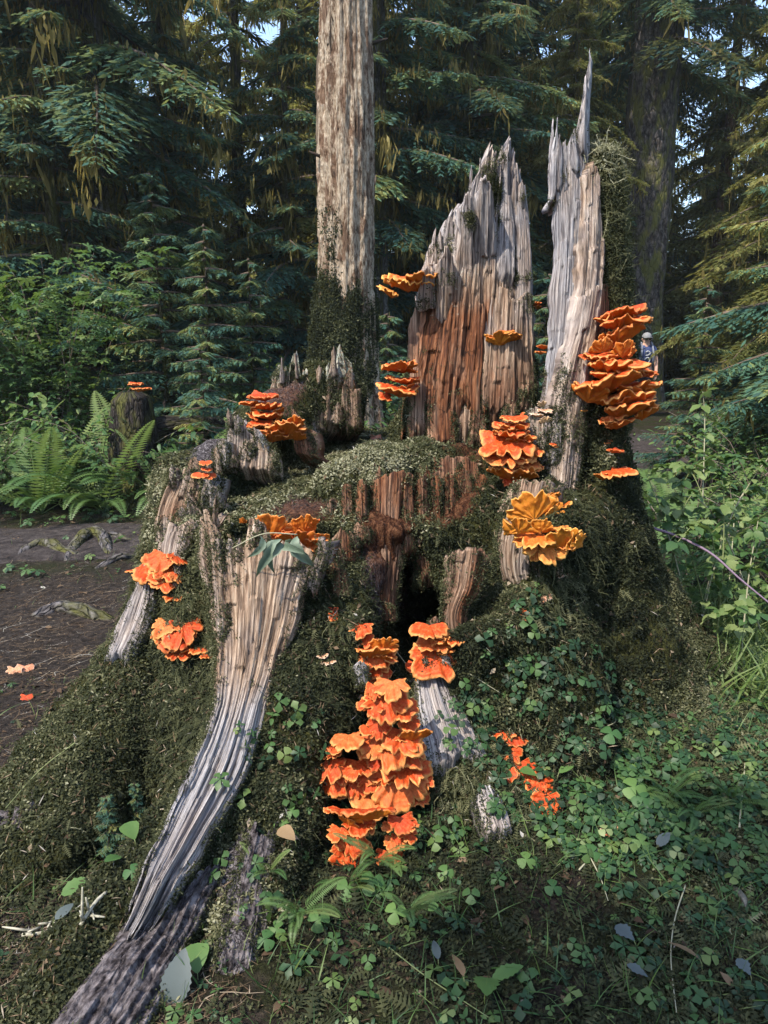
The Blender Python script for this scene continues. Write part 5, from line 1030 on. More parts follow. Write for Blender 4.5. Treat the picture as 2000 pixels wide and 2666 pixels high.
SHR = [shrub(1, .95, .75, 16, .075, 36), shrub(2, 1.25, .85, 16, .07, 40), shrub(3, .7, .7, 16, .065, 34), shrub(4, 1.0, .8, 13, .085, 30, tint0=.5)]
def put_shrub(x, y, v, sc, label, group=None, name='shrub', zrot=None):
    o = empty(name, (x, y, float(ground_z(x, y)) - .02), rt.uniform(0, 6.28) if zrot is None else zrot); tag(o, label, 'shrub', group)
    f = link('foliage', SHR[v][0], o, scale=sc); f['kind'] = 'stuff'; link('stems', SHR[v][1], o, scale=sc); return o
n = 0; done = []
while n < 56:                                                  # bank beyond the path
    x, y = rt.uniform(-6.8, 1.2), rt.uniform(7.3, 11)
    if y < 7.3 or (x > -1 and y < 8): continue
    if any((x - a) ** 2 + (y - b) ** 2 < .42 for a, b in done): continue
    if soil(np.array([x]), np.array([y]))[0] > .2: continue
    done.append((x, y)); n += 1; put_shrub(x, y, int(rt.integers(4)), rt.uniform(.8, 1.3), 'leafy green shrub in the bank beyond the path', 'shrubs on the bank beyond the path')
n = 0
while n < 34:                                                  # thicket right of the stump
    y = rt.uniform(3.6, 12); x = rt.uniform(1.45, .62 * y + .9)
    if x < 1.75 and y < 4.2: continue
    if any((x - a) ** 2 + (y - b) ** 2 < .36 for a, b in done): continue
    if soil(np.array([x]), np.array([y]))[0] > .3: continue
    if abs(x - P(1683, 890, 15.5)[0] * y / 15.5) < .85 and y > 5.0: continue
    done.append((x, y)); n += 1; put_shrub(x, y, int(rt.integers(4)), rt.uniform(.65, 1.0), 'bramble shrub in the thicket right of the stump', 'shrubs in the thicket right of the stump')
SHR.append(shrub(9, 2.6, 1.6, 17, .075, 90, tint0=.5, lobed=True))
x, y = XY(110, 8.3); o = put_shrub(x, y + .3, 4, 1.15, 'airy maple with thin arching stems and small pale leaves', None, 'vine_maple')
x, y = XY(-80, 8.0); o = put_shrub(x, y + .6, 4, 1.1, 'second maple leaning in over the fern bank, tips showing', None, 'vine_maple')
def frond_mesh(seed, L, arch, npn=30, wid=.12):
    r = np.random.default_rng(seed); s = np.linspace(0, 1, 12)
    c = np.stack([0 * s + r.normal(0, .03) * L * s ** 2, L * (s * .82 - .08 * s ** 3), L * (.75 * s - arch * s ** 2.2)], 1); st = Col()
    q = np.linspace(.12, .985, npn); p = np.stack([np.interp(q, s, c[:, k]) for k in range(3)], 1); tg = unit(np.gradient(p, axis=0))
    up = unit(np.cross([1.0, 0, 0], tg)); ln = wid * L * np.sin(np.pi * np.clip(q, 0, 1) ** .62) ** .7 + .006
    V, F, n = [], [], 0
    for sd in (-1, 1):
        d = unit(np.array([sd, 0, 0]) + tg * .28 - up * .12); v, f = kites(p, d, ln, np.full(npn, L * .74 / npn * .92), up + r.normal(0, .08, up.shape)); V.append(v); F.append(f + n); n += len(v)
    v, qd, t, g = tube(c, np.linspace(.004, .0012, 12), 4, False); V.append(v); F.append(tri(qd) + n)
    V, F = np.vstack(V), np.vstack(F)
    return mesh_np('frond', V, F, M['herb'], {'tint': np.clip(np.full(len(V), .60 + .1 * r.normal()) + .08 * V[:, 1] / L, 0, 1)}, False)
FR = [frond_mesh(1, 1.0, .42), frond_mesh(2, .9, .55), frond_mesh(3, 1.05, .30), frond_mesh(4, .8, .65)]
def fern(x, y, label, sc=1.0, n=12, group=None, z=None, rot0=None, spread=6.28, name='sword_fern', mats=None):
    o = empty(name, (x, y, float(ground_z(x, y)) if z is None else z), 0); tag(o, label, 'fern', group)
    for i in range(n):
        a = rt.uniform(0, 6.28) if rot0 is None else rot0 + rt.uniform(-spread / 2, spread / 2)
        if rot0 is None: a = i / n * 6.28 + rt.normal(0, .2)
        f = link('frond', FR[int(rt.integers(4))], o, rot=(rt.uniform(-.25, .45), rt.normal(0, .15), a), scale=sc * rt.uniform(.7, 1.1))
    return o
for px, D, sc, lb in ((230, 6.95, 1.4, 'large sword fern arching toward the path beneath the fungus topped log'), (60, 6.9, 1.25, 'sword fern at the edge of the path furthest from the stump'), (420, 7.0, 1.3, 'sword fern closest to the stump on the bank'), (140, 7.6, 1.45, 'sword fern tucked behind the front ferns of the bank'), (320, 7.5, 1.35, 'upright sword fern below the fungus topped log'), (540, 7.6, 1.1, 'fern between shrubs just left of the stump'), (-40, 7.4, 1.4, 'fern half lost under the maples'),
                      (1740, 4.0, 1.2, 'sword fern fanning out behind the layered fungus bulge'), (1790, 6.2, 1.0, 'sword fern deeper in the bramble thicket'), (1690, 6.8, .95, 'sword fern on the way to the hiker'), (1900, 5.2, .9, 'fern half buried in the bramble thicket'), (960, 9.0, .9, 'fern between dead trunk and rotten wall')):
    x, y = XY(px, D); fern(x, y, lb, sc, 15)
M['bark_dark'] = mat_bark('rotten_dark_bark', (.008, .007, .007), (.024, .020, .018), (.055, .046, .042), .08)
# ------------------------------------------------------------------ old stump with fungus, roots on the path
def solid(name, pts, rad, mat, parent=None, sides=14, seed=3, rough=.2, attrs=None):
    V, Q, T, g = tube(pts, rad, sides, True, None, seed, rough); o0 = np.zeros(3) if parent is None else np.array(parent.location)
    A = {'guv': g, 'tint': np.full(len(V), .4)}; A.update(attrs(V) if attrs else {}); return link(name, mesh_np(name, V - o0, [Q, T], M[mat], A), parent)
b = P(355, 1300, 7.3); ost = empty('old_stump', (b[0], b[1], 0)); tag(ost, 'small dark rotten stump on the fern bank wearing an orange fungus', 'stump')
solid('trunk', catmull([(b[0], b[1], -.1), (b[0] + .02, b[1], .5), (b[0] + .03, b[1], .95), (b[0] + .02, b[1], 1.12)], 24), np.interp(np.linspace(0, 1, 24), [0, .3, .85, 1], [.34, .24, .19, .10]), 'bark_dark', ost, 28, 31, .35)
q = P(440, 1250, 7.5); solid('side_log', catmull([(b[0] + .1, b[1] + .15, .6), (q[0], q[1], .75), (q[0] + .5, q[1] + .3, .7)], 16), .13, 'bark_dark', ost, 18, 33, .3)
cluster('orange bracket fungus on the small dark stump across the path', [(352, 998, 38, -5, -20), (374, 1010, 36, 0, 25), (356, 1012, 34, 10, -10)], 7.05)
def gpath(pts, n, lift=0.0): return catmull([G(x, y, 0) + [0, 0, 0 if len(r) == 0 else r[0]] for x, y, *r in pts], n)
for pts, r0, lb in (([(40, 1455, -.05), (80, 1430, .00), (120, 1424, .02), (165, 1440, .00), (215, 1452, -.04)], .045, 'humped grey root lying across the path'), ([(170, 1462, -.05), (200, 1425, .01), (238, 1402, .045), (268, 1412, .03), (285, 1450, -.04)], .05, 'root arching over a grassy hump in the path'), ([(240, 1404, .03), (300, 1402, .01), (350, 1415, -.03)], .035, 'thin root running from the arched root to the fern bank'), ([(90, 1600, -.04), (150, 1580, .0), (220, 1592, .015), (290, 1605, -.04)], .05, 'worn root breaking the bare soil near the stump'), ([(250, 1480, -.03), (310, 1462, .02), (360, 1450, -.03)], .03, 'short dark root between path and stump')):
    c = gpath(pts, 30); c[:, 2] += ground_z(c[:, 0], c[:, 1]); V, Q, T, g = tube(c, r0 * (1 + .25 * n2(np.arange(30) * .4, 1, 7)), 12, True, None, 9, .25)
    tag(link('tree_root', mesh_np('tree_root', V, [Q, T], M['bark_grey'], {'guv': g})), lb, 'root')

# ------------------------------------------------------------------ bramble canes right of the stump
BL = [mesh_np('leaf', *whorl(leaf(.055, .040, 6, .10, .18, .25), [D_(-85), 0, D_(85)], D_(-10), 0, .004, False), M['herb'], {'tint': np.full(63, t_)}, False) for t_ in (.45, .62, .80, .92)]
PC = {}
for nm_, col in (('cane_violet', (.17, .12, .17)), ('cane_green', (.16, .19, .08)), ('cane_pale', (.30, .29, .20))):
    m_, nt_ = newmat(nm_); finish(nt_, col, .7); M[nm_] = m_
def cane(name, pts, r0, mat, label, nleaf=0, group=None, seed=0, scl=1.0, cat='bramble'):
    r = np.random.default_rng(seed); c = catmull(pts, 26); root = empty(name, c[0]); tag(root, label, cat, group)
    V, Q, T, g = tube(c - c[0], np.linspace(r0, r0 * .45, 26), 6); link('stem', mesh_np('stem', V, [Q, T], M[mat], {'guv': g}), root)
    for k in range(nleaf):
        i = int(r.integers(4, 26)); a = r.uniform(0, 6.28)
        link('leaf', BL[int(r.integers(4))], root, c[i] - c[0] + [.02 * math.cos(a), .02 * math.sin(a), .005], (r.normal(.1, .3), r.normal(0, .3), a), r.uniform(.55, 1.25) * scl)
    return root
cane('bramble_cane', [P(1690, 1372, 3.15), P(1760, 1395, 3.1), P(1850, 1440, 3.0), P(1930, 1510, 2.9), P(2040, 1600, 2.8)], .007, 'cane_violet', 'bare violet grey cane arching beside the mossy flank')
for i, (pts, nl, lb) in enumerate((
    ([(1860, 1720, 3.3), (1880, 1500, 3.35), (1885, 1300, 3.4), (1870, 1190, 3.4)], 12, 'upright pale green cane with sparse leaves in the thicket'),
    ([(1800, 1680, 3.4), (1770, 1500, 3.45), (1720, 1330, 3.5), (1690, 1250, 3.5)], 14, 'cane leaning toward the low rusty fungus shelf'),
    ([(1840, 1600, 3.6), (1790, 1400, 3.6), (1780, 1260, 3.6), (1860, 1190, 3.55), (1990, 1200, 3.5)], 18, 'long cane arching over the tops of the thicket'),
    ([(1930, 1700, 3.2), (1950, 1500, 3.25), (1975, 1350, 3.3)], 12, 'short leafy cane under the arching bramble'),
    ([(1740, 1560, 3.5), (1760, 1400, 3.5), (1800, 1290, 3.5), (1890, 1260, 3.5)], 16, 'leafy cane bending over the violet cane'),
    ([(1980, 1640, 3.5), (1900, 1420, 3.6), (1830, 1310, 3.6), (1750, 1290, 3.6)], 16, 'cane crossing behind the upright pale one'),
    ([(1770, 1720, 3.1), (1830, 1620, 3.1), (1930, 1580, 3.05), (2010, 1620, 3.0)], 12, 'low cane trailing over yellow grass'),
    ([(1830, 1300, 4.4), (1835, 1100, 4.5), (1830, 1020, 4.5)], 9, 'dark stem topped with maple like leaves in the thicket'))):
    cane('bramble_cane', [P(*q) for q in pts], .0045, ('cane_green', 'cane_pale')[i % 2], lb, nl, None, 40 + i, 1.15)
for i in range(16):
    x, y = rt.uniform(1.35, 2.6), rt.uniform(3.15, 4.6); h = rt.uniform(.5, 1.15); a = rt.uniform(0, 6.28)
    if x < 1.55 and y < 3.5: continue
    gz_ = float(ground_z(x, y)); cane('bramble_cane', [(x, y, gz_), (x + .08 * math.cos(a), y + .08 * math.sin(a), gz_ + h * .55), (x + .3 * math.cos(a), y + .3 * math.sin(a), gz_ + h), (x + .62 * math.cos(a), y + .62 * math.sin(a), gz_ + h * .9)], .004, ('cane_green', 'cane_pale')[i % 2], 'leafy bramble cane growing in the thicket beside the mossy flank', 22, 'bramble canes beside the mossy flank', 70 + i, 1.1)
gp = np.stack([rng.uniform(1.35, 2.7, 2600), rng.uniform(2.75, 4.3, 2600)], 1); gp = np.column_stack([gp, ground_z(gp[:, 0], gp[:, 1])])
V, F, A = scatter([blade], np.zeros(len(gp), int), gp, frames(rng.normal(0, .4, (len(gp), 3)) + [0, 0, 1.2], rng.uniform(0, 6.28, len(gp))), rng.uniform(1.2, 3.2, len(gp)), np.clip(.80 + rng.normal(0, .12, len(gp)), 0, 1))
tag(link('tall_grass', mesh_np('tall_grass', V, F, M['herb'], A, False)), 'yellow green grass at the foot of the bramble thicket', 'grass', kind='stuff')

# ------------------------------------------------------------------ foreground plants that can be told apart
def at(px, py):
    h, q = hit(px, py)
    if q is not None and q[2] < 0 and q[1] > 0: q = -q
    return h, q
for nm_, st in (('leaf_fresh', [(0, (.035, .095, .03)), (1, (.11, .19, .05))]), ('leaf_grey', [(0, (.055, .075, .078)), (1, (.11, .135, .135))]), ('leaf_wilted', [(0, (.05, .085, .055)), (1, (.22, .28, .21))]), ('leaf_dry', [(0, (.10, .05, .03)), (1, (.32, .22, .12))])):
    M[nm_] = mat_leaf(nm_, st, .25, (.05, .08, .01), .55, .3)
def single_leaf(name, px, py, size, rot_, mat, label, shape='oval', w=.62, tooth=.09, n=10, lift=.03, tint=.5, group=None):
    h, q = at(px, py); L = size / FPX * np.linalg.norm(h - [0, 0, CAM_Z]); V, F = leaf(L, L * w, n, tooth, .12, .22, shape); V = V - [0, L * .5, 0]
    o = link(name, mesh_np(name, V, F, M[mat], {'tint': np.clip(tint + .5 * np.abs(V[:, 0]) / L, 0, 1)}, False), None, h + [0, 0, lift + L * .12], tuple(math.radians(a) for a in rot_)); tag(o, label, 'leaf', group)
    c = Col(); c.tube([(0, -L * .5, 0), (0, -L * .62, -L * .08), (0, -L * .75, -L * .3)], .0012, 4, .5); link('stalk', c.mesh('stalk', M['cane_green']), o)
    return o
single_leaf('fallen_leaf', 462, 2592, 112, (60, 8, -4), 'leaf_grey', 'pale blue grey toothed leaf leaning against the bark root', 'oval', .56, .06, 18)
single_leaf('round_leaf', 512, 2525, 60, (35, 0, 20), 'leaf_fresh', 'bright round leaf just above the pale blue grey leaf', 'heart', 1.05, 0, 8)
single_leaf('broad_leaf', 200, 2335, 66, (25, 10, -60), 'leaf_fresh', 'broad green leaf beneath the left mossy root', 'oval', .6)
single_leaf('broad_leaf', 345, 2205, 46, (35, 0, 40), 'leaf_fresh', 'rounded green leaf beside the bleached root', 'heart', 1.0, 0, 8, .05)
single_leaf('broad_leaf', 298, 2260, 44, (30, 0, 150), 'leaf_fresh', 'darker green leaf under the rounded one by the bleached root', 'oval', .7, .05, 8, .03, .2)
single_leaf('broad_leaf', 1266, 2590, 110, (40, 0, 172), 'leaf_fresh', 'light green nettle like leaf pointing down at the front', 'oval', .5, .12, 12)
single_leaf('broad_leaf', 1318, 2560, 74, (25, 0, -75), 'leaf_fresh', 'narrower nettle like leaf pointing sideways at the front', 'oval', .45, .12, 12)
single_leaf('broad_leaf', 1725, 2210, 48, (30, 10, -50), 'leaf_grey', 'bluish oval leaf lying on the leafy ground', 'oval', .5, .04)
single_leaf('broad_leaf', 1475, 2022, 50, (30, 0, -70), 'leaf_fresh', 'long green leaf resting beside the creeping fungus trail', 'oval', .5, .03)
single_leaf('broad_leaf', 1376, 2046, 40, (20, 0, 60), 'leaf_fresh', 'green leaf lying over the creeping fungus trail', 'heart', .9, 0, 8, .05)
single_leaf('fallen_leaf', 1626, 2455, 46, (20, 0, 40), 'leaf_grey', 'silvery lobed leaf on the moss at the front', 'wedge', .9, .16, 10)
single_leaf('fallen_leaf', 1660, 2555, 44, (25, 0, 60), 'leaf_grey', 'torn silvery leaf below the lobed one', 'wedge', .6, .16, 10)
single_leaf('fallen_leaf', 1935, 2545, 36, (25, 0, 20), 'leaf_grey', 'small pale blue leaf on dark soil at the front', 'wedge', .9, .16, 10)
single_leaf('fallen_leaf', 1135, 2500, 44, (25, 0, 10), 'leaf_grey', 'small grey leaf standing on edge in the grass', 'oval', .45, .04)
single_leaf('fallen_leaf', 170, 2400, 46, (20, 10, -30), 'leaf_grey', 'dull grey leaf on the dark litter beneath the mossy root', 'oval', .5, .03)
single_leaf('fallen_leaf', 1780, 2500, 64, (20, 30, 60), 'leaf_dry', 'curled brown leaf on the front ground', 'oval', .6, .08)
single_leaf('fallen_leaf', 1195, 2540, 60, (15, 20, 20), 'leaf_dry', 'dry tan leaf scrap near the trailing stem', 'oval', .4, .05)
single_leaf('yellow_leaf', 752, 2250, 46, (30, 0, 60), 'leaf_dry', 'pale yellow leaf raised above the small ferns', 'heart', 1.0, 0, 8, .10, .9)
# wilted plant draped over the brown slab
wl = P(730, 1410, 2.40); wo = empty('wilted_plant', wl); tag(wo, 'wilted grey green leaves draped over the top of the brown slab', 'plant')
for i, (dx, L, a, tw) in enumerate(((-.035, .14, 20, .3), (-.005, .12, -5, -.2), (.03, .13, -30, .5), (.055, .10, -60, -.4), (-.06, .08, 50, .1))):
    V, F = leaf(L, L * .34, 9, .08, .5, 0, 'oval'); t_ = V[:, 1] / L
    V2 = np.stack([V[:, 0] + .12 * L * np.sin(t_ * 5 + i), -.02 - .05 * np.sin(t_ * 2.2) - V[:, 2], -.9 * L * t_ ** 1.4 + .035 * np.sin(t_ * 3.1)], 1)
    link('leaf', mesh_np('leaf', V2, F, M['leaf_wilted'], {'tint': np.clip(.25 + .6 * np.abs(V[:, 0]) / (L * .17), 0, 1)}, False), wo, (dx, 0, .01), (0, math.radians(a), tw))
cb = Col(); cb.tube(catmull([(-.16, -.01, -.02), (-.05, -.03, .035), (.06, -.02, .03)], 12), .002, 5, .8); link('stem', cb.mesh('stem', M['cane_pale']), wo)
# clover like plants, each its own thing
OX = {k: mesh_np('leaf', *leaf(.030, .034, 6, 0, -.12, .2, 'heart'), M['leaf_fresh'], {'tint': np.full(21, k)}, False) for k in (.1, .45, .8)}
for i, (px, py, s) in enumerate(((1590, 1935, 1.3), (1598, 2000, 1.25), (1650, 2080, 1.5), (1672, 2105, 1.3), (1710, 2098, .9), (1495, 2150, .8), (968, 2325, 1.3), (905, 2340, 1.2), (1668, 2215, 1.1), (690, 2470, 1.0), (720, 2440, .9), (305, 2175, 1.0), (345, 2290, .9), (1120, 2365, 1.0), (1650, 2010, .8), (1540, 2240, 1.0), (830, 2420, 1.1), (1030, 2400, 1.1), (1440, 2330, .9), (1160, 2290, .9), (1370, 2260, 1.0), (1900, 2210, 1.0), (760, 2130, .8), (735, 2165, .9), (820, 1895, .7))):
    h, q = at(px, py)
    if h is None: continue
    o = empty('clover_plant', h); tag(o, 'three leaved clover like plant standing proud of the ground cover', 'plant', 'clover like plants'); hh = .03 * s
    v_, f_ = stem(hh, .0011); link('stem', mesh_np('stem', v_, f_, M['cane_green'], {'guv': np.zeros((len(v_), 3))}), o)
    a0 = rt.uniform(0, 2.1); me_ = OX[(.1, .45, .8)[i % 3]]
    for k in range(3):
        e = Matrix.Rotation(-.35, 3, 'X') @ Matrix.Rotation(a0 + k * 2.094, 3, 'Z') @ Matrix.Rotation(.12, 3, 'X')
        ob = link('leaf', me_, o, (0, 0, hh), scale=s); ob.rotation_euler = (Matrix.Rotation(.45, 3, 'X') @ Matrix.Rotation(a0 + k * 2.094, 3, 'Z') @ Matrix.Rotation(-.1, 3, 'X')).to_euler()
for px, py, sc, n_, lb in ((985, 2190, .17, 4, 'small green fern overlapping the lowest orange fungus'), (780, 2330, .17, 6, 'upright little fern left of the lowest orange fungus'), (700, 2270, .12, 4, 'tiny fern sprouting on the moss hump'), (1060, 2330, .15, 5, 'low fern spreading right of the lowest orange fungus'), (1735, 2075, .16, 5, 'dainty fern on the leafy slope'), (1800, 2120, .15, 5, 'second dainty fern lower on the leafy slope'), (1900, 2085, .17, 5, 'lacy light green fern on the leafy slope'), (905, 2310, .14, 4, 'dark little fern in the front hollow'), (870, 1150, .22, 6, 'wispy fern growing on the moss platform')):
    h, q = at(px, py); back = h[1] * (.13 if 'fungus' in lb else .0); h = h - np.append(unit(h - [0, 0, CAM_Z])[:2], unit(h - [0, 0, CAM_Z])[2] * .6) * back * .9; fern(h[0], h[1], lb, sc * 1.25, n_ + 2, None, float(h[2]), math.pi, 4.2, 'small_fern')
for px, py, sc, lb in ((290, 2230, .10, 'spiky conifer seedling in the pocket between two roots'), (360, 2160, .08, 'smaller conifer seedling beside the bleached root')):
    h, q = at(px, py); o = conifer(float(h[0]), float(h[1]), 0, 0, lb, sc, name='conifer_seedling', moss_on=False, cat='seedling'); o.location = [float(c) for c in h]
# stems and twigs lying about
for pts, r0, mt, lb in (([(1780, 2310), (1752, 2400), (1742, 2500), (1756, 2640)], .0024, 'cane_pale', 'thin dry stem crossing the leafy ground at the front'), ([(1005, 2465), (1100, 2540), (1190, 2600), (1290, 2665)], .0022, 'cane_green', 'trailing green stem slanting across the front ground'), ([(1505, 2270), (1555, 2215)], .0028, 'cane_pale', 'short pale stick beside the buff fungus'), ([(1530, 2230), (1560, 2290), (1580, 2350)], .002, 'cane_pale', 'crooked twig below the short pale stick'), ([(1920, 2160), (1930, 2050), (1945, 1900)], .0035, 'cane_pale', 'upright pale stalk on the leafy slope'), ([(1030, 1700), (1075, 1755), (1130, 1800)], .0022, 'cane_pale', 'grass stalk hanging in front of the dark hole'), ([(1130, 1700), (1160, 1745)], .003, 'cane_violet', 'dark twig caught on the right fungus fan'), ([(1220, 1760), (1300, 1810)], .0026, 'cane_pale', 'thin twig lying on dark moss in the bay'), ([(200, 1940), (110, 2010), (20, 2110)], .0022, 'cane_green', 'long grass blade lying on the mossy root')):
    c = []
    for x_, y_ in pts:
        h, q = at(x_, y_); c.append(h + [0, -.01, .015])
    c = catmull(c, 20); V, Q, T, g = tube(c - c[0], np.linspace(r0, r0 * .5, 20), 5); o = link('fallen_twig', mesh_np('fallen_twig', V, [Q, T], M[mt], {'guv': g}), None, c[0]); tag(o, lb, 'twig')
m_, nt_ = newmat('lichen'); finish(nt_, ramp(nt_, noise(nt_, objco(nt_), 60), [(.4, (.22, .21, .16)), (.6, (.42, .40, .32))]), .95); M['lichen'] = m_
for px, py, a, lb in ((115, 2420, .5, 'knobbly cream lichen twig on the dark litter'), (245, 2375, 1.3, 'second cream lichen twig closer to the bleached root')):
    h, q = at(px, py); cb = Col(); r = np.random.default_rng(px); d = np.array([math.cos(a), math.sin(a), .1]); L = .11
    cb.tube(catmull([-d * L / 2, r.normal(0, .008, 3), d * L / 2], 12), .005, 6, .5)
    for k in range(7):
        p0 = d * L * r.uniform(-.45, .45); e = r.normal(0, .03, 3); e[2] = abs(e[2]); cb.tube([p0, p0 + e * .6, p0 + e], [.004, .0035, .002], 5, .5)
    o = link('lichen_twig', cb.mesh('lichen_twig', M['lichen']), None, h + [0, 0, .012]); tag(o, lb, 'twig')
# slug
m_, nt_ = newmat('slug_skin'); finish(nt_, ramp(nt_, noise(nt_, objco(nt_), 90), [(.4, (.05, .045, .035)), (.65, (.12, .11, .08))]), .35, spec=.5); M['slug'] = m_
h, q = at(1928, 2345); o = empty('slug', h); tag(o, 'plump grey brown slug resting among the leaves', 'slug')
c = catmull([(-.004, .045, .008), (.0, .02, .012), (.004, -.01, .013), (-.002, -.034, .008)], 20); V, Q, T, g = tube(c, np.interp(np.linspace(0, 1, 20), [0, .1, .35, .7, 1], [.004, .009, .012, .010, .002]), 12); V[:, 2] = np.maximum(V[:, 2], .0)
link('body', mesh_np('body', V, [Q, T], M['slug'], {'guv': g}), o)
for s in (-1, 1):
    V, Q, T, g = tube(np.array([(-.004 + s * .003, .046, .011), (-.004 + s * .006, .054, .017)]), [.0013, .001], 5); link('tentacle', mesh_np('tentacle', V, [Q, T], M['slug'], {'guv': g}), o)

# ------------------------------------------------------------------ hiker
def plain(name, col, rough=.8):
    m, nt = newmat(name); n_ = noise(nt, objco(nt), 30, 3, .6); finish(nt, mix(nt, ramp(nt, n_, [(.3, (0,) * 3), (.7, (.5,) * 3)]), col, tuple(c * .7 for c in col)), rough); return m
for k_, c_ in (('skin', (.52, .32, .24)), ('tee', (.045, .065, .16)), ('trousers', (.03, .032, .04)), ('cap_grey', (.22, .225, .24)), ('strap', (.22, .24, .30)), ('print', (.34, .36, .40)), ('glasses', (.01, .01, .012)), ('boot', (.03, .025, .022))): M[k_] = plain('hiker_' + k_, c_)
def skinned(name, joints, edges, mat, parent=None, loc=None, root=0):
    me = bpy.data.meshes.new(name); me.from_pydata([j[:3] for j in joints], edges, []); o = link(name, me, parent, loc)
    sk = o.modifiers.new('skin', 'SKIN'); sk.use_smooth_shade = True
    for v, j in zip(me.skin_vertices[0].data, joints): v.radius = (j[3], j[4] if len(j) > 4 else j[3])
    me.skin_vertices[0].data[root].use_root = True
    o.modifiers.new('sub', 'SUBSURF').render_levels = 1; me.materials.append(M[mat]); return o
hp = P(1683, 890, 15.5); hz_ = float(ground_z(hp[0], hp[1]))
J = [(0, 0, .92, .15, .10), (0, 0, 1.10, .14, .10), (0, 0, 1.28, .165, .11), (0, .01, 1.42, .09, .07), (0, 0, 1.47, .055), (0, -.015, 1.545, .075, .088), (0, -.015, 1.62, .072, .085), (0, -.01, 1.67, .05, .055),
     (.17, .01, 1.38, .058), (.24, .02, 1.13, .045), (.22, -.08, .90, .036), (.20, -.13, .82, .030), (-.17, .01, 1.38, .058), (-.24, .02, 1.13, .045), (-.22, -.08, .90, .036), (-.20, -.13, .82, .030),
     (.09, 0, .84, .085), (.10, -.02, .48, .062), (.10, .02, .09, .045), (.105, -.10, .04, .042), (-.09, 0, .84, .085), (-.10, .02, .48, .062), (-.10, .05, .09, .045), (-.105, -.07, .04, .042)]
Eg = [(0, 1), (1, 2), (2, 3), (3, 4), (4, 5), (5, 6), (6, 7), (3, 8), (8, 9), (9, 10), (10, 11), (3, 12), (12, 13), (13, 14), (14, 15), (0, 16), (16, 17), (17, 18), (18, 19), (0, 20), (20, 21), (21, 22), (22, 23)]
person = skinned('person', J, Eg, 'skin', None, (hp[0], hp[1], hz_)); tag(person, 'hiker in grey cap and navy print tee with pack straps on the far path', 'person')
def sub(ix, grow, ren): return [tuple(J[i][:3]) + tuple(r + grow for r in (J[i][3:] if len(J[i]) > 4 else (J[i][3],) * 2)) for i in ix], [(ix.index(a), ix.index(b)) for a, b in ren]
j_, e_ = sub([0, 1, 2, 3, 8, 12], .016, [(0, 1), (1, 2), (2, 3), (3, 8), (3, 12)]); j_ += [(.215, .015, 1.22, .066, .066), (-.215, .015, 1.22, .066, .066)]; e_ += [(4, 6), (5, 7)]
skinned('shirt', j_, e_, 'tee', person)
j_, e_ = sub([0, 16, 17, 18, 20, 21, 22], .014, [(0, 16), (16, 17), (17, 18), (0, 20), (20, 21), (21, 22)]); skinned('trousers', j_, e_, 'trousers', person)
for s, k in ((1, 19), (-1, 23)):
    jj = J[k]; skinned('boot', [(jj[0], jj[1] + .10, .06, .052), (jj[0], jj[1] - .02, .045, .048), (jj[0], jj[1] - .07, .04, .036)], [(0, 1), (1, 2)], 'boot', person)
    for f_ in range(5):                                           # fingers
        x0, y0, z0 = s * .20, -.13, .82; a = (f_ - 2) * .16; cb = Col(); cb.tube([(x0 + s * .0, y0 + a * .12, z0), (x0 - s * .012, y0 + a * .16 - .012, z0 - .045 + (.02 if f_ == 0 else 0)), (x0 - s * .03, y0 + a * .16 - .022, z0 - .078 + abs(f_ - 2) * .008)], [.010, .009, .007], 6); link('finger', cb.mesh('finger', M['skin']), person)
z_ = np.linspace(0, 1, 9); V, Q, T, g = tube(np.stack([0 * z_, -.012 + 0 * z_, 1.600 + .105 * z_], 1), .096 * np.sqrt(np.clip(1 - z_ ** 2.2, .001, 1)), 18); capo = link('cap', mesh_np('cap', V, [Q, T], M['cap_grey'], {'guv': g}), person)
tb = np.linspace(-1.15, 1.15, 13); vi = np.stack([.088 * np.sin(tb), -.012 - .088 * np.cos(tb), 1.605 + 0 * tb], 1); vo = np.stack([.100 * np.sin(tb), -.03 - .155 * np.cos(tb) ** .7, 1.590 + .012 * np.cos(tb)], 1); k_ = np.arange(12)
V = np.vstack([vi, vo, vi - [0, 0, .006], vo - [0, 0, .006]]); qd = np.stack([k_, k_ + 1, k_ + 14, k_ + 13], 1); link('brim', mesh_np('brim', V, [qd, qd[:, ::-1] + 26, np.stack([k_ + 13, k_ + 14, k_ + 40, k_ + 39], 1)], M['cap_grey']), capo)
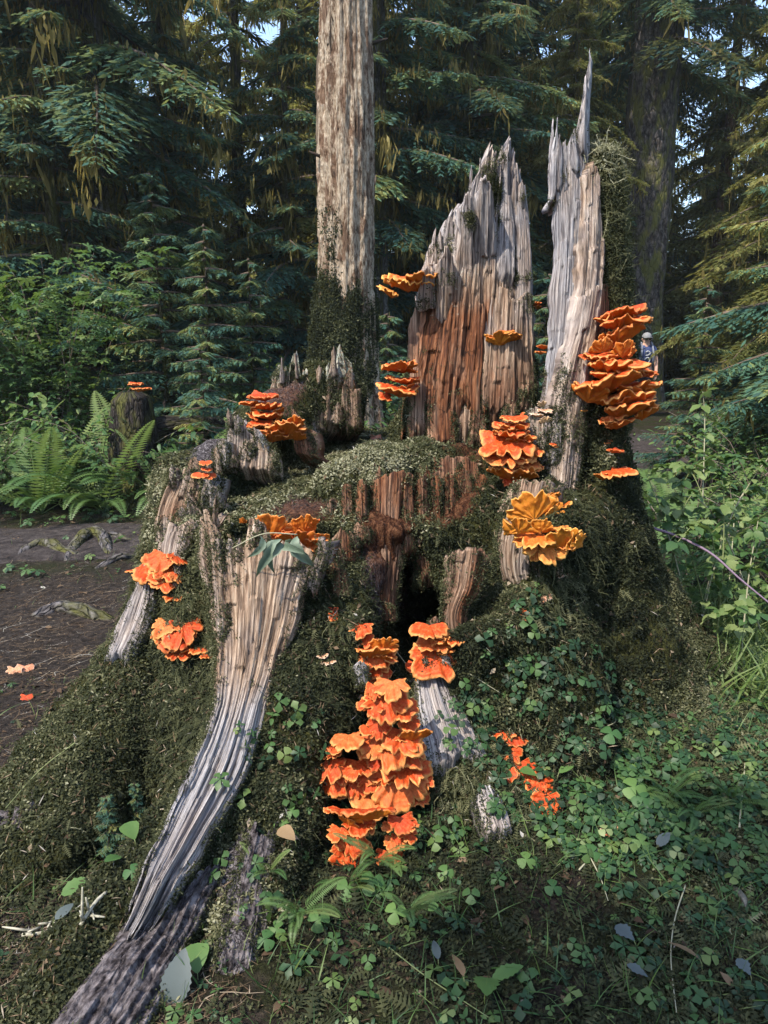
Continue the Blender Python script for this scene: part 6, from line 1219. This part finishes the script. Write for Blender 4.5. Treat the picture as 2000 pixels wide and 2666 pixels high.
for s in (-1, 1):
    cb = Col(); cb.tube(catmull([(s * .10, .10, 1.44), (s * .105, .0, 1.50), (s * .11, -.10, 1.40), (s * .125, -.135, 1.25), (s * .15, -.06, 1.08)], 14), .020, 6); link('pack_strap', cb.mesh('pack_strap', M['strap']), person)
    cb = Col(); cb.tube([(s * .012, -.102, 1.565), (s * .05, -.095, 1.568)], .016, 8); link('sunglass_lens', cb.mesh('sunglass_lens', M['glasses']), person)
    cb = Col(); cb.tube([(s * .078, 0, 1.535), (s * .086, .01, 1.56), (s * .08, .0, 1.585)], [.010, .014, .010], 6); link('ear', cb.mesh('ear', M['skin']), person)
cb = Col(); cb.tube([(0, -.100, 1.575), (0, -.118, 1.545), (0, -.103, 1.535)], [.008, .013, .010], 6); link('nose', cb.mesh('nose', M['skin']), person)
for pts in ([(-.05, 1.30), (.0, 1.33), (.05, 1.29), (.01, 1.25), (-.04, 1.24)], [(-.06, 1.16), (.0, 1.20), (.05, 1.16), (.03, 1.10)]):
    cb = Col(); cb.tube(catmull([(x_, -.142 + .5 * x_ * x_, z_) for x_, z_ in pts], 16), .014, 6); link('shirt_print', cb.mesh('shirt_print', M['print']), person)
skinned('backpack', [(0, .16, 1.02, .13, .08), (0, .17, 1.2, .15, .09), (0, .16, 1.4, .12, .07)], [(0, 1), (1, 2)], 'strap', person)

# ------------------------------------------------------------------ haze: the damp air of the wood
HAZE = .0010
if HAZE > 0:
    m_, nt_ = newmat('damp_air'); v_ = N(nt_, 'ShaderNodeVolumePrincipled', {'Color': (.80, .90, .92), 'Density': HAZE, 'Anisotropy': .3})
    o_ = N(nt_, 'ShaderNodeOutputMaterial'); nt_.links.new(v_.outputs[0], o_.inputs['Volume'])
    hb = np.array([[x, y, z] for x in (-165, 165) for y in (-95, 205) for z in (-2.5, 30)], float)
    hf = np.array([[0, 1, 3, 2], [4, 6, 7, 5], [0, 4, 5, 1], [2, 3, 7, 6], [0, 2, 6, 4], [1, 5, 7, 3]])
    hz = tag(link('haze', mesh_np('haze', hb, hf, m_, None, False)), 'thin damp haze filling the forest air', 'haze', kind='stuff')
